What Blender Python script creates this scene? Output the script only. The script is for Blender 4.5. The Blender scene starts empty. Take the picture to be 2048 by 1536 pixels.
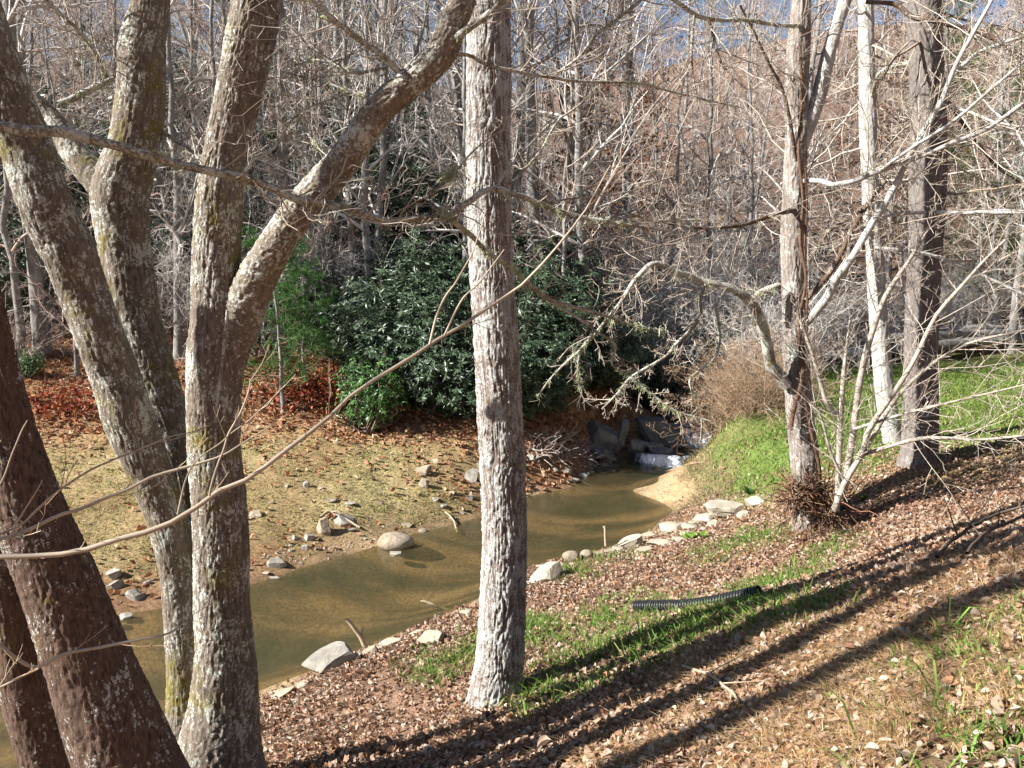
import bpy, math, random
import numpy as np

# ------------------------------------------------------------------ camera, sky, sun, exposure
scene = bpy.context.scene
COL = scene.collection
F = 1540.0                      # focal length in pixels of the 2048 px wide photograph
CAM_Z = 3.5
PITCH = math.atan(168.0 / F)
cam_d = bpy.data.cameras.new('camera')
cam_d.sensor_width = 36.0
cam_d.lens = 36.0 * F / 2048.0
cam_d.clip_start = 0.05
cam_d.clip_end = 2000.0
cam = bpy.data.objects.new('camera', cam_d)
cam.location = (0, 0, CAM_Z)
cam.rotation_euler = (math.radians(90) - PITCH, 0, 0)
COL.objects.link(cam)
scene.camera = cam

SUN_EL, SUN_AZ = math.radians(34), math.radians(-106)      # azimuth from +Y, clockwise
world = bpy.data.worlds.new('World')
scene.world = world
world.use_nodes = True
wn = world.node_tree.nodes
sky = wn.new('ShaderNodeTexSky')
sky.sky_type = 'NISHITA'
sky.sun_disc = False
sky.sun_elevation = SUN_EL
sky.sun_rotation = SUN_AZ % (2 * math.pi)
sky.altitude = 700
sky.air_density = 1.0
sky.dust_density = 0.5
wn['Background'].inputs['Strength'].default_value = 0.05
world.node_tree.links.new(sky.outputs[0], wn['Background'].inputs['Color'])

sun_d = bpy.data.lights.new('sun', 'SUN')
sun_d.energy = 5.0
sun_d.angle = math.radians(0.5)
sun_d.color = (1.0, 0.965, 0.91)
sun = bpy.data.objects.new('sun', sun_d)
sun.rotation_euler = (math.radians(90) - SUN_EL, 0, math.pi - SUN_AZ)
sun.location = (-20, 0, 20)
COL.objects.link(sun)

scene.view_settings.view_transform = 'Standard'
scene.view_settings.look = 'None'
scene.view_settings.gamma = 1.0
scene.view_settings.exposure = 1.5
scene.render.engine = 'CYCLES'
scene.cycles.max_bounces = 6
scene.cycles.diffuse_bounces = 1
scene.cycles.transparent_max_bounces = 8
scene.cycles.use_denoising = True

rng = np.random.default_rng(11)
random.seed(5)

# ------------------------------------------------------------------ helpers
cp, sp = math.cos(PITCH), math.sin(PITCH)
def P(px, py, Y):
    """point on the ray of photo pixel (px, py) at the distance Y in front of the camera"""
    u = (px - 1024.0) / F
    v = (768.0 - py) / F
    dy = cp + v * sp
    dz = -sp + v * cp
    t = Y / dy
    return np.array([u * t, Y, CAM_Z + dz * t])

def norm(a):
    return a / np.maximum(np.linalg.norm(a, axis=-1, keepdims=True), 1e-9)

def hash3(i, j, k, seed):
    n = (i * 374761393 + j * 668265263 + k * 2147483647 + seed * 974711) & 0xFFFFFFFF
    n = ((n ^ (n >> 13)) * 1274126177) & 0xFFFFFFFF
    n = ((n ^ (n >> 16)) * 2246822519) & 0xFFFFFFFF
    return ((n ^ (n >> 15)) & 0xFFFF) / 32767.5 - 1.0

def vnoise(p, seed=0):
    p = np.asarray(p, float)
    i = np.floor(p).astype(np.int64)
    f = p - i
    f = f * f * (3 - 2 * f)
    r = 0
    for dx in (0, 1):
        wx = f[..., 0] if dx else 1 - f[..., 0]
        for dy in (0, 1):
            wy = f[..., 1] if dy else 1 - f[..., 1]
            for dz in (0, 1):
                wz = f[..., 2] if dz else 1 - f[..., 2]
                r = r + wx * wy * wz * hash3(i[..., 0] + dx, i[..., 1] + dy, i[..., 2] + dz, seed)
    return r

def fbm(p, seed=0, oct=3):
    s, a, out = 1.0, 1.0, 0
    for o in range(oct):
        out = out + a * vnoise(p * s, seed + o * 7)
        s *= 2.03; a *= 0.5
    return out / 1.75

class Buf:
    """collects vertices, quads, triangles and vertex colours of ONE mesh object"""
    def __init__(self):
        self.v, self.q, self.t, self.c, self.n = [], [], [], [], 0
    def add(self, v, quads=None, tris=None, col=(1, 1, 1)):
        v = np.asarray(v, np.float32).reshape(-1, 3)
        if quads is not None and len(quads):
            self.q.append(np.asarray(quads, np.int64).reshape(-1, 4) + self.n)
        if tris is not None and len(tris):
            self.t.append(np.asarray(tris, np.int64).reshape(-1, 3) + self.n)
        c = np.asarray(col, np.float32)
        if c.ndim == 1:
            c = np.broadcast_to(c, (len(v), 3))
        self.v.append(v); self.c.append(c.reshape(-1, 3))
        self.n += len(v)
    def mesh(self, name, mat, smooth=True, origin=(0, 0, 0)):
        me = bpy.data.meshes.new(name)
        v = np.concatenate(self.v) - np.asarray(origin, np.float32)
        q = np.concatenate(self.q) if self.q else np.zeros((0, 4), np.int64)
        t = np.concatenate(self.t) if self.t else np.zeros((0, 3), np.int64)
        loops = np.concatenate([q.ravel(), t.ravel()]).astype(np.int32)
        starts = np.concatenate([np.arange(len(q)) * 4, len(q) * 4 + np.arange(len(t)) * 3]).astype(np.int32)
        me.vertices.add(len(v)); me.vertices.foreach_set('co', v.ravel().astype(np.float32))
        me.loops.add(len(loops)); me.loops.foreach_set('vertex_index', loops)
        me.polygons.add(len(starts)); me.polygons.foreach_set('loop_start', starts)
        me.polygons.foreach_set('use_smooth', np.full(len(starts), smooth, bool))
        c = np.concatenate(self.c)
        at = me.color_attributes.new('Col', 'FLOAT_COLOR', 'POINT')
        at.data.foreach_set('color', np.c_[c, np.ones(len(c))].astype(np.float32).ravel())
        me.update(calc_edges=True)
        if mat: me.materials.append(mat)
        return me
    def build(self, name, mat, parent=None, smooth=True, origin=(0, 0, 0)):
        o = bpy.data.objects.new(name, self.mesh(name, mat, smooth, origin))
        COL.objects.link(o)
        if parent is not None: o.parent = parent
        else: o.location = origin
        return o

def tag(o, label=None, cat=None, group=None, kind=None):
    if label: o['label'] = label
    if cat: o['category'] = cat
    if group: o['group'] = group
    if kind: o['kind'] = kind
    return o

def thing(name, loc, label, cat, group=None):
    o = bpy.data.objects.new(name, None)
    o.location = [float(a) for a in loc]
    o.empty_display_size = 0.1
    COL.objects.link(o)
    return tag(o, label, cat, group)

def copy_tree(src, loc, rot=(0, 0, 0), scale=(1, 1, 1), label=None, group=None):
    r = src.copy(); COL.objects.link(r)
    r.location = [float(a) for a in loc]; r.rotation_euler = rot; r.scale = scale
    if label: r['label'] = label
    if group: r['group'] = group
    for ch in src.children:
        c = ch.copy(); COL.objects.link(c); c.parent = r
    return r

def tubes(buf, PP, R, S=4, col=(1, 1, 1)):
    PP = np.asarray(PP, float); R = np.asarray(R, float)
    N, K, _ = PP.shape
    T = norm(np.gradient(PP, axis=1))
    m = norm(T.mean(1))
    ref = np.where((np.abs(m[:, 2]) < 0.8)[:, None], np.array([0, 0, 1.0]), np.array([1.0, 0.05, 0]))[:, None, :]
    n1 = norm(np.cross(T, ref)); n2 = np.cross(T, n1)
    a = np.linspace(0, 2 * np.pi, S, endpoint=False)
    ring = n1[:, :, None, :] * np.cos(a)[None, None, :, None] + n2[:, :, None, :] * np.sin(a)[None, None, :, None]
    V = PP[:, :, None, :] + ring * R[:, :, None, None]
    b = (np.arange(N) * K * S)[:, None, None] + (np.arange(K - 1) * S)[None, :, None]
    s0 = np.arange(S)[None, None, :]; s1 = (np.arange(S) + 1) % S; s1 = s1[None, None, :]
    q = np.stack([b + s0, b + s1, b + S + s1, b + S + s0], -1)
    c = np.asarray(col, float)
    if c.ndim == 2:
        c = np.repeat(c, K * S, axis=0)
    buf.add(V, quads=q[..., ::-1], col=c)

def resample(pts, rad, K):
    pts = np.asarray(pts, float); rad = np.asarray(rad, float)
    # Catmull-Rom through the points
    n = len(pts)
    if n > 2:
        ext = np.vstack([2 * pts[0] - pts[1], pts, 2 * pts[-1] - pts[-2]])
        seg = 8; out = []; ro = []
        for i in range(n - 1):
            p0, p1, p2, p3 = ext[i:i + 4]
            t = np.linspace(0, 1, seg, endpoint=False)[:, None]
            out.append(0.5 * (2 * p1 + (p2 - p0) * t + (2 * p0 - 5 * p1 + 4 * p2 - p3) * t**2 + (3 * p1 - p0 - 3 * p2 + p3) * t**3))
            ro.append(rad[i] + (rad[i + 1] - rad[i]) * t[:, 0])
        pts = np.vstack(out + [pts[-1:]]); rad = np.concatenate(ro + [rad[-1:]])
    d = np.r_[0, np.cumsum(np.linalg.norm(np.diff(pts, axis=0), axis=1))]
    u = np.linspace(0, d[-1], K)
    return np.stack([np.interp(u, d, pts[:, k]) for k in range(3)], 1), np.interp(u, d, rad)

def spawn(PP, R, m, t0=0.2, t1=1.0, length=(0.3, 0.6), absolute=False, angle=(30, 65), rr=0.55, K=5, wig=0.25, up=0.1, taper=0.3, rmin=0.0015, bias=None):
    """m children along every parent polyline"""
    N, K0, _ = PP.shape
    idx = np.repeat(np.arange(N), m)
    t = (np.tile(np.arange(m), N) + rng.random(N * m)) / m
    t = t0 + (t1 - t0) * t
    f = np.clip(t, 0, 0.9999) * (K0 - 1)
    i = f.astype(int); w = (f - i)[:, None]
    pos = PP[idx, i] * (1 - w) + PP[idx, i + 1] * w
    T = norm(PP[idx, i + 1] - PP[idx, i])
    rad = R[idx, i] * (1 - w[:, 0]) + R[idx, i + 1] * w[:, 0]
    perp = norm(np.cross(T, rng.normal(size=T.shape)))
    if bias is not None:
        perp = norm(perp + np.asarray(bias))
    A = np.radians(rng.uniform(angle[0], angle[1], len(t)))[:, None]
    d = norm(T * np.cos(A) + perp * np.sin(A) + np.array([0, 0, up]))
    if absolute:
        L = rng.uniform(length[0], length[1], len(t))
    else:
        PL = np.linalg.norm(np.diff(PP, axis=1), axis=2).sum(1)
        L = PL[idx] * rng.uniform(length[0], length[1], len(t)) * (1.15 - 0.6 * t)
    step = np.cumsum(rng.normal(size=(len(t), K - 1, 3)) * wig, axis=1)
    D = norm(d[:, None, :] + step + np.array([0, 0, up])[None, None, :] * np.linspace(0, 1, K - 1)[None, :, None])
    C = np.concatenate([pos[:, None, :], pos[:, None, :] + np.cumsum(D * (L / (K - 1))[:, None, None], axis=1)], axis=1)
    r0 = np.maximum(rad * rr, rmin)
    Rc = np.maximum(r0[:, None] * np.linspace(1, taper, K)[None, :], rmin * 0.7)
    return C, Rc

# ------------------------------------------------------------------ materials
def new_mat(name):
    m = bpy.data.materials.new(name); m.use_nodes = True
    nt = m.node_tree; nt.nodes.clear()
    out = nt.nodes.new('ShaderNodeOutputMaterial')
    b = nt.nodes.new('ShaderNodeBsdfPrincipled')
    nt.links.new(b.outputs[0], out.inputs[0])
    return m, nt, b, out

def nd(nt, typ, **kw):
    n = nt.nodes.new(typ)
    for k, v in kw.items():
        if k.startswith('i_'):
            n.inputs[k[2:].replace('_', ' ')].default_value = v
        else:
            setattr(n, k, v)
    return n

def ramp(nt, stops, src, interp='LINEAR'):
    r = nt.nodes.new('ShaderNodeValToRGB')
    r.color_ramp.interpolation = interp
    while len(r.color_ramp.elements) < len(stops):
        r.color_ramp.elements.new(0.5)
    for e, (p, c) in zip(r.color_ramp.elements, stops):
        e.position = p
        e.color = (*c, 1) if len(c) == 3 else c
    nt.links.new(src, r.inputs[0])
    return r.outputs[0]

def noise(nt, vec, scale, detail=4, rough=0.6, dist=0.0):
    n = nd(nt, 'ShaderNodeTexNoise')
    n.inputs['Scale'].default_value = scale
    n.inputs['Detail'].default_value = detail
    n.inputs['Roughness'].default_value = rough
    n.inputs['Distortion'].default_value = dist
    nt.links.new(vec, n.inputs['Vector'])
    return n.outputs['Fac']

def mapping(nt, vec, scale=(1, 1, 1), loc=(0, 0, 0)):
    m = nd(nt, 'ShaderNodeMapping')
    m.inputs['Scale'].default_value = scale
    m.inputs['Location'].default_value = loc
    nt.links.new(vec, m.inputs['Vector'])
    return m.outputs[0]

def mix(nt, fac, a, b, typ='MIX'):
    m = nd(nt, 'ShaderNodeMix', data_type='RGBA', blend_type=typ)
    for sock, val in ((m.inputs[0], fac), (m.inputs[6], a), (m.inputs[7], b)):
        if isinstance(val, (int, float)): sock.default_value = val
        elif isinstance(val, tuple): sock.default_value = (*val, 1)
        else: nt.links.new(val, sock)
    return m.outputs[2]

def math_n(nt, op, a, b=0.0):
    m = nd(nt, 'ShaderNodeMath', operation=op)
    for sock, val in ((m.inputs[0], a), (m.inputs[1], b)):
        if isinstance(val, (int, float)): sock.default_value = val
        else: nt.links.new(val, sock)
    return m.outputs[0]

def bump(nt, h, strength, dist, bsdf):
    b = nd(nt, 'ShaderNodeBump')
    b.inputs['Strength'].default_value = strength
    b.inputs['Distance'].default_value = dist
    nt.links.new(h, b.inputs['Height'])
    nt.links.new(b.outputs[0], bsdf.inputs['Normal'])

def bark_mat(name, dark, light, lichen=(0.64, 0.66, 0.59), lich=0.5, moss=0.35, moss_col=(0.24, 0.2, 0.03), zs=0.22, sc=60, off=0.0, bstr=0.7):
    m, nt, b, out = new_mat(name)
    tc = nd(nt, 'ShaderNodeTexCoord').outputs['Object']
    tc = mapping(nt, tc, loc=(off, off * 1.7, off * 0.6))
    st = mapping(nt, tc, (1, 1, zs))
    n1 = noise(nt, st, sc, 5, 0.7, 0.4)
    big = noise(nt, tc, 2.2, 3)
    col = ramp(nt, [(0.30, dark), (0.62, light)], n1)
    col = mix(nt, ramp(nt, [(0.35, (0, 0, 0)), (0.7, (0.5, 0.5, 0.5))], big), col, tuple(0.5 * (a + c) * 1.15 for a, c in zip(dark, light)))
    # lichen: grey-white crusts in ragged patches
    la = noise(nt, tc, 5.5, 5, 0.7, 0.6)
    lb = noise(nt, tc, 70, 4, 0.75)
    lm = math_n(nt, 'ADD', math_n(nt, 'MULTIPLY', la, 0.5), math_n(nt, 'MULTIPLY', lb, 0.5))
    pl = nd(nt, 'ShaderNodeSeparateColor'); nt.links.new(nd(nt, 'ShaderNodeVertexColor', layer_name='Col').outputs[0], pl.inputs[0])
    lm = math_n(nt, 'SUBTRACT', lm, math_n(nt, 'MULTIPLY', math_n(nt, 'SUBTRACT', 1.0, pl.outputs[0]), 0.12))
    th = 0.66 - 0.26 * lich
    lf = ramp(nt, [(th, (0, 0, 0)), (th + 0.035, (1, 1, 1))], lm)
    lcol = ramp(nt, [(0.3, tuple(c * 0.55 for c in lichen)), (0.7, lichen)], noise(nt, tc, 90, 3, 0.7))
    col = mix(nt, math_n(nt, 'MULTIPLY', lf, 0.85), col, lcol)
    # moss: yellow-green
    if moss > 0:
        ma = noise(nt, tc, 2.7, 5, 0.72, 0.3)
        tm = 0.68 - 0.22 * moss
        mf = ramp(nt, [(tm, (0, 0, 0)), (tm + 0.12, (1, 1, 1))], ma)
        mcol = ramp(nt, [(0.3, tuple(c * 0.5 for c in moss_col)), (0.72, moss_col)], noise(nt, tc, 70, 3, 0.7))
        col = mix(nt, math_n(nt, 'MULTIPLY', mf, 0.8), col, mcol)
    nt.links.new(col, b.inputs['Base Color'])
    b.inputs['Roughness'].default_value = 0.92
    b.inputs['Specular IOR Level'].default_value = 0.15
    h = math_n(nt, 'ADD', n1, math_n(nt, 'MULTIPLY', noise(nt, tc, 160, 2), 0.35))
    bump(nt, h, bstr, 0.012, b)
    return m

def vcol_mat(name, rough=0.7, spec=0.25, trans=0.0, var=0.25, vscale=9.0, backface=None):
    """plain material whose base colour is the vertex colour with a little noise"""
    m, nt, b, out = new_mat(name)
    c = nd(nt, 'ShaderNodeVertexColor', layer_name='Col').outputs[0]
    tc = nd(nt, 'ShaderNodeTexCoord').outputs['Object']
    n = noise(nt, tc, vscale, 3)
    v = ramp(nt, [(0.3, (1 - var,) * 3), (0.7, (1.0,) * 3)], n)
    col = mix(nt, 1.0, c, v, 'MULTIPLY')
    nt.links.new(col, b.inputs['Base Color'])
    b.inputs['Roughness'].default_value = rough
    b.inputs['Specular IOR Level'].default_value = spec
    if trans:
        t = nd(nt, 'ShaderNodeBsdfTranslucent')
        nt.links.new(col, t.inputs[0])
        ms = nd(nt, 'ShaderNodeMixShader')
        ms.inputs[0].default_value = trans
        nt.links.new(b.outputs[0], ms.inputs[1]); nt.links.new(t.outputs[0], ms.inputs[2])
        nt.links.new(ms.outputs[0], out.inputs[0])
    return m

M = {}
M['bark_oak'] = bark_mat('bark_oak', (0.06, 0.045, 0.038), (0.26, 0.21, 0.18), lich=0.85, moss=0.0, zs=0.16, sc=48, lichen=(0.56, 0.56, 0.53))
M['bark_rough'] = bark_mat('bark_rough', (0.06, 0.05, 0.045), (0.22, 0.19, 0.17), lich=0.45, moss=0.0, zs=0.2, sc=40, lichen=(0.42, 0.43, 0.41), off=4.4)
M['bark_maple'] = bark_mat('bark_maple', (0.05, 0.04, 0.033), (0.25, 0.205, 0.16), lich=0.68, moss=0.62, zs=0.3, sc=55, off=3.1)
M['bark_dark'] = bark_mat('bark_dark', (0.028, 0.018, 0.014), (0.17, 0.11, 0.08), lich=0.48, moss=0.3, zs=0.3, sc=60, off=7.7)
M['bark_pale'] = bark_mat('bark_pale', (0.17, 0.15, 0.13), (0.48, 0.45, 0.41), lich=0.75, moss=0.12, zs=0.25, sc=30, off=1.3, lichen=(0.62, 0.62, 0.59))
M['bark_vine'] = bark_mat('bark_vine', (0.07, 0.05, 0.04), (0.30, 0.26, 0.23), lich=0.6, moss=0.15, zs=0.12, sc=36, off=5.2)
M['bark_forest'] = bark_mat('bark_forest', (0.07, 0.06, 0.055), (0.27, 0.25, 0.23), lich=0.55, moss=0.2, zs=0.2, sc=14, off=2.2, lichen=(0.45, 0.46, 0.43), bstr=0.4)
M['bark_limb'] = bark_mat('bark_limb', (0.06, 0.048, 0.038), (0.28, 0.235, 0.185), lich=0.72, moss=0.5, zs=0.4, sc=50, off=9.4)
M['twig'] = vcol_mat('twig', 0.85, 0.15, var=0.3, vscale=5)
M['leaf'] = vcol_mat('leaf', 0.65, 0.3, trans=0.2, var=0.3, vscale=30)
M['gloss_leaf'] = vcol_mat('gloss_leaf', 0.42, 0.45, trans=0.08, var=0.35, vscale=3)
M['grass'] = vcol_mat('grass', 0.6, 0.25, trans=0.3, var=0.25, vscale=4)
M['needle'] = vcol_mat('needle', 0.6, 0.3, trans=0.2, var=0.3, vscale=4)

def rock_mat(name, c1, c2, wet=0.0):
    m, nt, b, out = new_mat(name)
    tc = nd(nt, 'ShaderNodeTexCoord').outputs['Object']
    inf = nd(nt, 'ShaderNodeObjectInfo').outputs['Random']
    n = noise(nt, tc, 6, 6, 0.65, 0.4)
    n2 = noise(nt, tc, 40, 4, 0.7)
    col = ramp(nt, [(0.3, c1), (0.68, c2)], n)
    col = mix(nt, 0.55, col, ramp(nt, [(0.3, (0.45,) * 3), (0.65, (1.0,) * 3)], n2), 'MULTIPLY')
    col = mix(nt, math_n(nt, 'MULTIPLY', inf, 0.4), col, tuple(0.5 * a for a in c1))
    nt.links.new(col, b.inputs['Base Color'])
    b.inputs['Roughness'].default_value = 0.85 - 0.5 * wet
    b.inputs['Specular IOR Level'].default_value = 0.25 + 0.3 * wet
    bump(nt, math_n(nt, 'ADD', n, math_n(nt, 'MULTIPLY', n2, 0.5)), 0.6, 0.03, b)
    return m
M['rock_tan'] = rock_mat('rock_tan', (0.22, 0.17, 0.11), (0.52, 0.44, 0.33))
M['rock_grey'] = rock_mat('rock_grey', (0.24, 0.21, 0.17), (0.52, 0.48, 0.42))
M['rock_pale'] = rock_mat('rock_pale', (0.30, 0.245, 0.17), (0.58, 0.51, 0.40))
M['rock_white'] = rock_mat('rock_white', (0.36, 0.31, 0.23), (0.62, 0.56, 0.46))
M['rock_wet'] = rock_mat('rock_wet', (0.08, 0.082, 0.09), (0.27, 0.265, 0.26), wet=1.0)

# ------------------------------------------------------------------ terrain
near_edge = [(-30, -3), (-20, -0.5), (-12, 2.2), (-6, 4.2), (-3.5, 5.6), (-2.2, 6.7), (-1.3, 7.7), (-.37, 8.8), (.23, 9.8), (1.2, 10.5), (2.0, 11.2), (2.5, 12.2), (2.6, 13.1), (2.24, 14), (2.9, 15), (3.7, 16), (4.3, 16.8)]
far_edge = [(-30, 0.5), (-20, 3), (-13, 5.5), (-7, 7), (-5, 7.9), (-3.85, 8.55), (-3.16, 9.3), (-2.2, 10.4), (-.65, 12), (.3, 13.5), (1.35, 15), (1.7, 16.2)]
bed = [(-30, -1.2, -.4), (-20, 1.2, -.4), (-12, 4, -.4), (-6, 5.6, -.42), (-4, 7, -.42), (-2.7, 8, -.38), (-1.2, 9.5, -.36), (-.2, 10.7, -.32), (.9, 11.9, -.26), (1.4, 13.2, -.2), (2.3, 15, -.25), (3, 16.0, -.22),
       (3.7, 17.1, -.03), (4.5, 18.4, .28), (5.0, 20, .3), (4.6, 22.5, .35), (3.5, 25, .6), (0, 29, 2.2)]
ctl = [(x, y, 0.0) for x, y in near_edge + far_edge] + bed + [
    (0, 0, 1.85), (-1.75, 5.7, .2), (-.13, 5.7, .43), (1, 5.7, .8), (2, 5.7, 1.15), (3.8, 5.7, 1.72), (-1.5, 4.2, .45), (-1.4, 3.4, .62), (-3.2, 4.3, .22), (0, 4.1, .85), (1.5, 4.1, 1.35),
    (1.8, 2.7, 1.86), (2.7, 4, 1.88), (4, 3, 2.4), (8, 3, 3.2), (8, 6, 2.7), (1.2, 7.6, .40), (2.45, 7.6, .58), (3.37, 8.8, .82), (3.4, 7.2, 1.05), (.5, 7.6, .3), (.5, 8.6, .2), (-.5, 7.3, .26), (1.6, 9.4, .24), (2.3, 10.2, .28), (3.0, 11, .5),
    (3.3, 12.5, .3), (3.95, 12.6, 1.1), (2.95, 13.0, .13), (2.8, 14, .1), (3.35, 14.6, .2), (3.7, 15.4, .3), (4.4, 15, 1.15), (5.0, 16.8, 1.25), (5.6, 19, 1.4), (3.1, 10.6, .5), (3.7, 10.6, .95), (4.0, 9.6, 1.05),
    (5.06, 9.6, 1.41), (6, 12, 1.23), (5, 12, 1.22), (8, 12, 1.35), (6, 15, 1.3), (8, 18, 1.35), (12, 14, 1.5), (12, 20, 1.45), (7, 22, 1.5), (6.6, 10, 1.65), (9, 9, 2.2), (10, 12, 1.7), (5.3, 8, 1.45), (4.4, 7.6, 1.3), (12, 6, 3.0),
    (14, 24, 1.5), (10, 24, 1.5), (14, 30, 3.2), (20, 30, 4.0), (20, 20, 2.4),
    (-8.4, 13, .9), (-8.5, 17.6, 2.1), (-4.5, 12.5, .75), (-4.5, 10.6, .38), (-2.5, 12, .45), (-1, 13.6, .6), (.2, 15, .75), (-3.2, 15.4, 1.1), (-6, 15, 1.2), (-1, 16.5, 1.35), (.7, 17.3, 1.4), (1.0, 16, .7), (1.1, 17.0, 1.0), (1.5, 17.9, 1.3), (1.8, 16.9, .05), (2.3, 17.6, .25), (2.5, 18.6, .7), (2.3, 19.3, 1.4), (2.9, 17.2, .0), (3.4, 18.0, .3), (3.4, 19.0, .6),
    (-15, 10, 1.0), (-20, 14, 2.5), (-20, 6, .8), (-12, 8, .5), (-20, -6, .9), (-6, 1, .8), (-12, -2, .8), (0, -10, 4.6), (-10, -12, 2.6), (10, -10, 7), (30, 0, 9), (30, 15, 6), (-40, 8, 2), (-40, -12, 2), (0, -30, 16), (40, -30, 24), (-40, -30, 5), (0, -58, 30), (60, 0, 24), (60, 25, 20)]  # ground behind and right of the view is raised to block sky, deepening shade
for y in (20, 25, 32, 45, 70, 110, 170):
    for x in (-110, -60, -30, -14, -5, 3, 12, 25, 50, 110):
        if y < 26 and x > 0 and x < 20: continue
        yb = 16.5 if x < 0 else (21 if x < 8 else 25)
        h = 1.7 + (0.37 if x < -4 else .42) * max(0, y - yb)
        if x > 10: h = 1.5 + 0.48 * max(0, y - yb - 2)
        gap = math.exp(-((x / y - .06) / .16) ** 2)
        h = h - gap * 0.15 * max(0, y - 26)
        ctl.append((x, y, min(h, 52)))
ctl = np.array(ctl, float)
def rbf_k(a, b):
    d2 = ((a[:, None, :] - b[None, :, :]) ** 2).sum(-1)
    return np.sqrt(d2 + 0.12)
nC = len(ctl)
A = np.zeros((nC + 3, nC + 3))
A[:nC, :nC] = rbf_k(ctl[:, :2], ctl[:, :2])
A[:nC, nC] = 1; A[:nC, nC + 1:] = ctl[:, :2]
A[nC, :nC] = 1; A[nC + 1:, :nC] = ctl[:, :2].T
A[np.arange(nC), np.arange(nC)] += 0.02 * -1
W = np.linalg.solve(A, np.r_[ctl[:, 2], 0, 0, 0])
def height_raw(x, y):
    p = np.c_[np.ravel(x), np.ravel(y)]
    out = np.empty(len(p))
    for s in range(0, len(p), 20000):
        q = p[s:s + 20000]
        out[s:s + 20000] = rbf_k(q, ctl[:, :2]) @ W[:nC] + W[nC] + q @ W[nC + 1:]
    z = out
    p3 = np.c_[p * 1.6, np.zeros(len(p))]
    amp = np.clip((z + 0.05) / 0.3, 0.15, 1)
    z = z + 0.05 * amp * fbm(p3, 3, 3) + 0.018 * amp * fbm(p3 * 5, 9, 2)
    return z.reshape(np.shape(x))

def axis(lo, a, b, hi, fine, grow=1.12):
    mid = np.arange(a, b, fine)
    out = [mid]
    s, v, up = fine, b, []
    while v < hi:
        up.append(v); s *= grow; v += s
    s, v, dn = fine, a, []
    while v > lo:
        s *= grow; v -= s; dn.append(v)
    return np.r_[np.array(dn[::-1]), mid, np.array(up)]
GX = axis(-170, -7.5, 9.0, 170, 0.065)
GY = axis(-60, 2.0, 19.0, 260, 0.065)
XX, YY = np.meshgrid(GX, GY)
ZZ = height_raw(XX, YY)
def hz(x, y):
    x = np.asarray(x, float); y = np.asarray(y, float)
    i = np.clip(np.searchsorted(GX, x) - 1, 0, len(GX) - 2)
    j = np.clip(np.searchsorted(GY, y) - 1, 0, len(GY) - 2)
    u = np.clip((x - GX[i]) / (GX[i + 1] - GX[i]), 0, 1); v = np.clip((y - GY[j]) / (GY[j + 1] - GY[j]), 0, 1)
    return (ZZ[j, i] * (1 - u) + ZZ[j, i + 1] * u) * (1 - v) + (ZZ[j + 1, i] * (1 - u) + ZZ[j + 1, i + 1] * u) * v

def hit(px, py):
    """where the ray of a photo pixel meets the ground (or the water)"""
    ys = np.r_[np.arange(1.5, 30, 0.03), np.arange(30, 150, 0.5)]
    a = P(px, py, 1.0); d = a - np.array([0, 0, CAM_Z])
    pts = np.array([0, 0, CAM_Z]) + ys[:, None] * d[None, :]
    g = np.maximum(hz(pts[:, 0], pts[:, 1]), np.where(pts[:, 1] < 17.5, -0.02, -5))
    k = np.argmax(pts[:, 2] <= g)
    return pts[k]

def blob(pts):
    """soft patches: list of (px, py, radius m, weight) laid on the ground"""
    return [(hit(px, py)[:2], r, w) for px, py, r, w in pts]
def field(bl, x, y):
    out = np.zeros(np.shape(x))
    for c, r, w in bl:
        out = np.maximum(out, w * np.clip(1.6 - 1.2 * np.hypot(x - c[0], y - c[1]) / r, 0, 1))
    return out
# creek distance helper
cl = np.array([(b[0], b[1]) for b in bed])
def seg_dist(x, y, line):
    best = np.full(np.shape(x), 1e9)
    for (x0, y0), (x1, y1) in zip(line[:-1], line[1:]):
        dx, dy = x1 - x0, y1 - y0
        t = np.clip(((x - x0) * dx + (y - y0) * dy) / (dx * dx + dy * dy), 0, 1)
        best = np.minimum(best, np.hypot(x - x0 - t * dx, y - y0 - t * dy))
    return best
def far_side(x, y):
    """True on the far (left) bank of the creek"""
    xs = np.interp(y, [c[1] for c in cl], [c[0] for c in cl])
    return x < xs

GREEN = blob([(1180, 1330, .55, .8), (1300, 1270, .7, .9), (1430, 1230, .6, .8), (1250, 1230, .6, .8), (1100, 1260, .5, .7), (920, 1310, .45, .6), (1560, 1170, .5, .8), (1680, 1095, .35, .9), (1480, 1090, .5, .8), (1420, 1110, .4, .7),
              (1210, 1120, .5, .5), (1150, 1150, .4, .5), (1280, 1330, .5, .7), (1130, 1385, .4, .8), (1950, 1430, .35, .22), (2020, 1290, .5, .32), (1990, 1500, .4, .3), (1880, 1320, .35, .2), (870, 1350, .25, .5), (1560, 1230, .5, .7)])
LAWN = [((6.0, 13.0), 3.6, 1.0), ((9.5, 16.0), 5.5, 1.0), ((12, 20), 6, 1.0), ((4.3, 12.0), 1.2, 1.0), ((4.0, 10.8), .9, .9), ((4.1, 13.8), .9, 1.0), ((8, 21), 4, 1.0), ((4.7, 10.4), .8, .8), ((3.7, 11.6), .7, 1.)]
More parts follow.
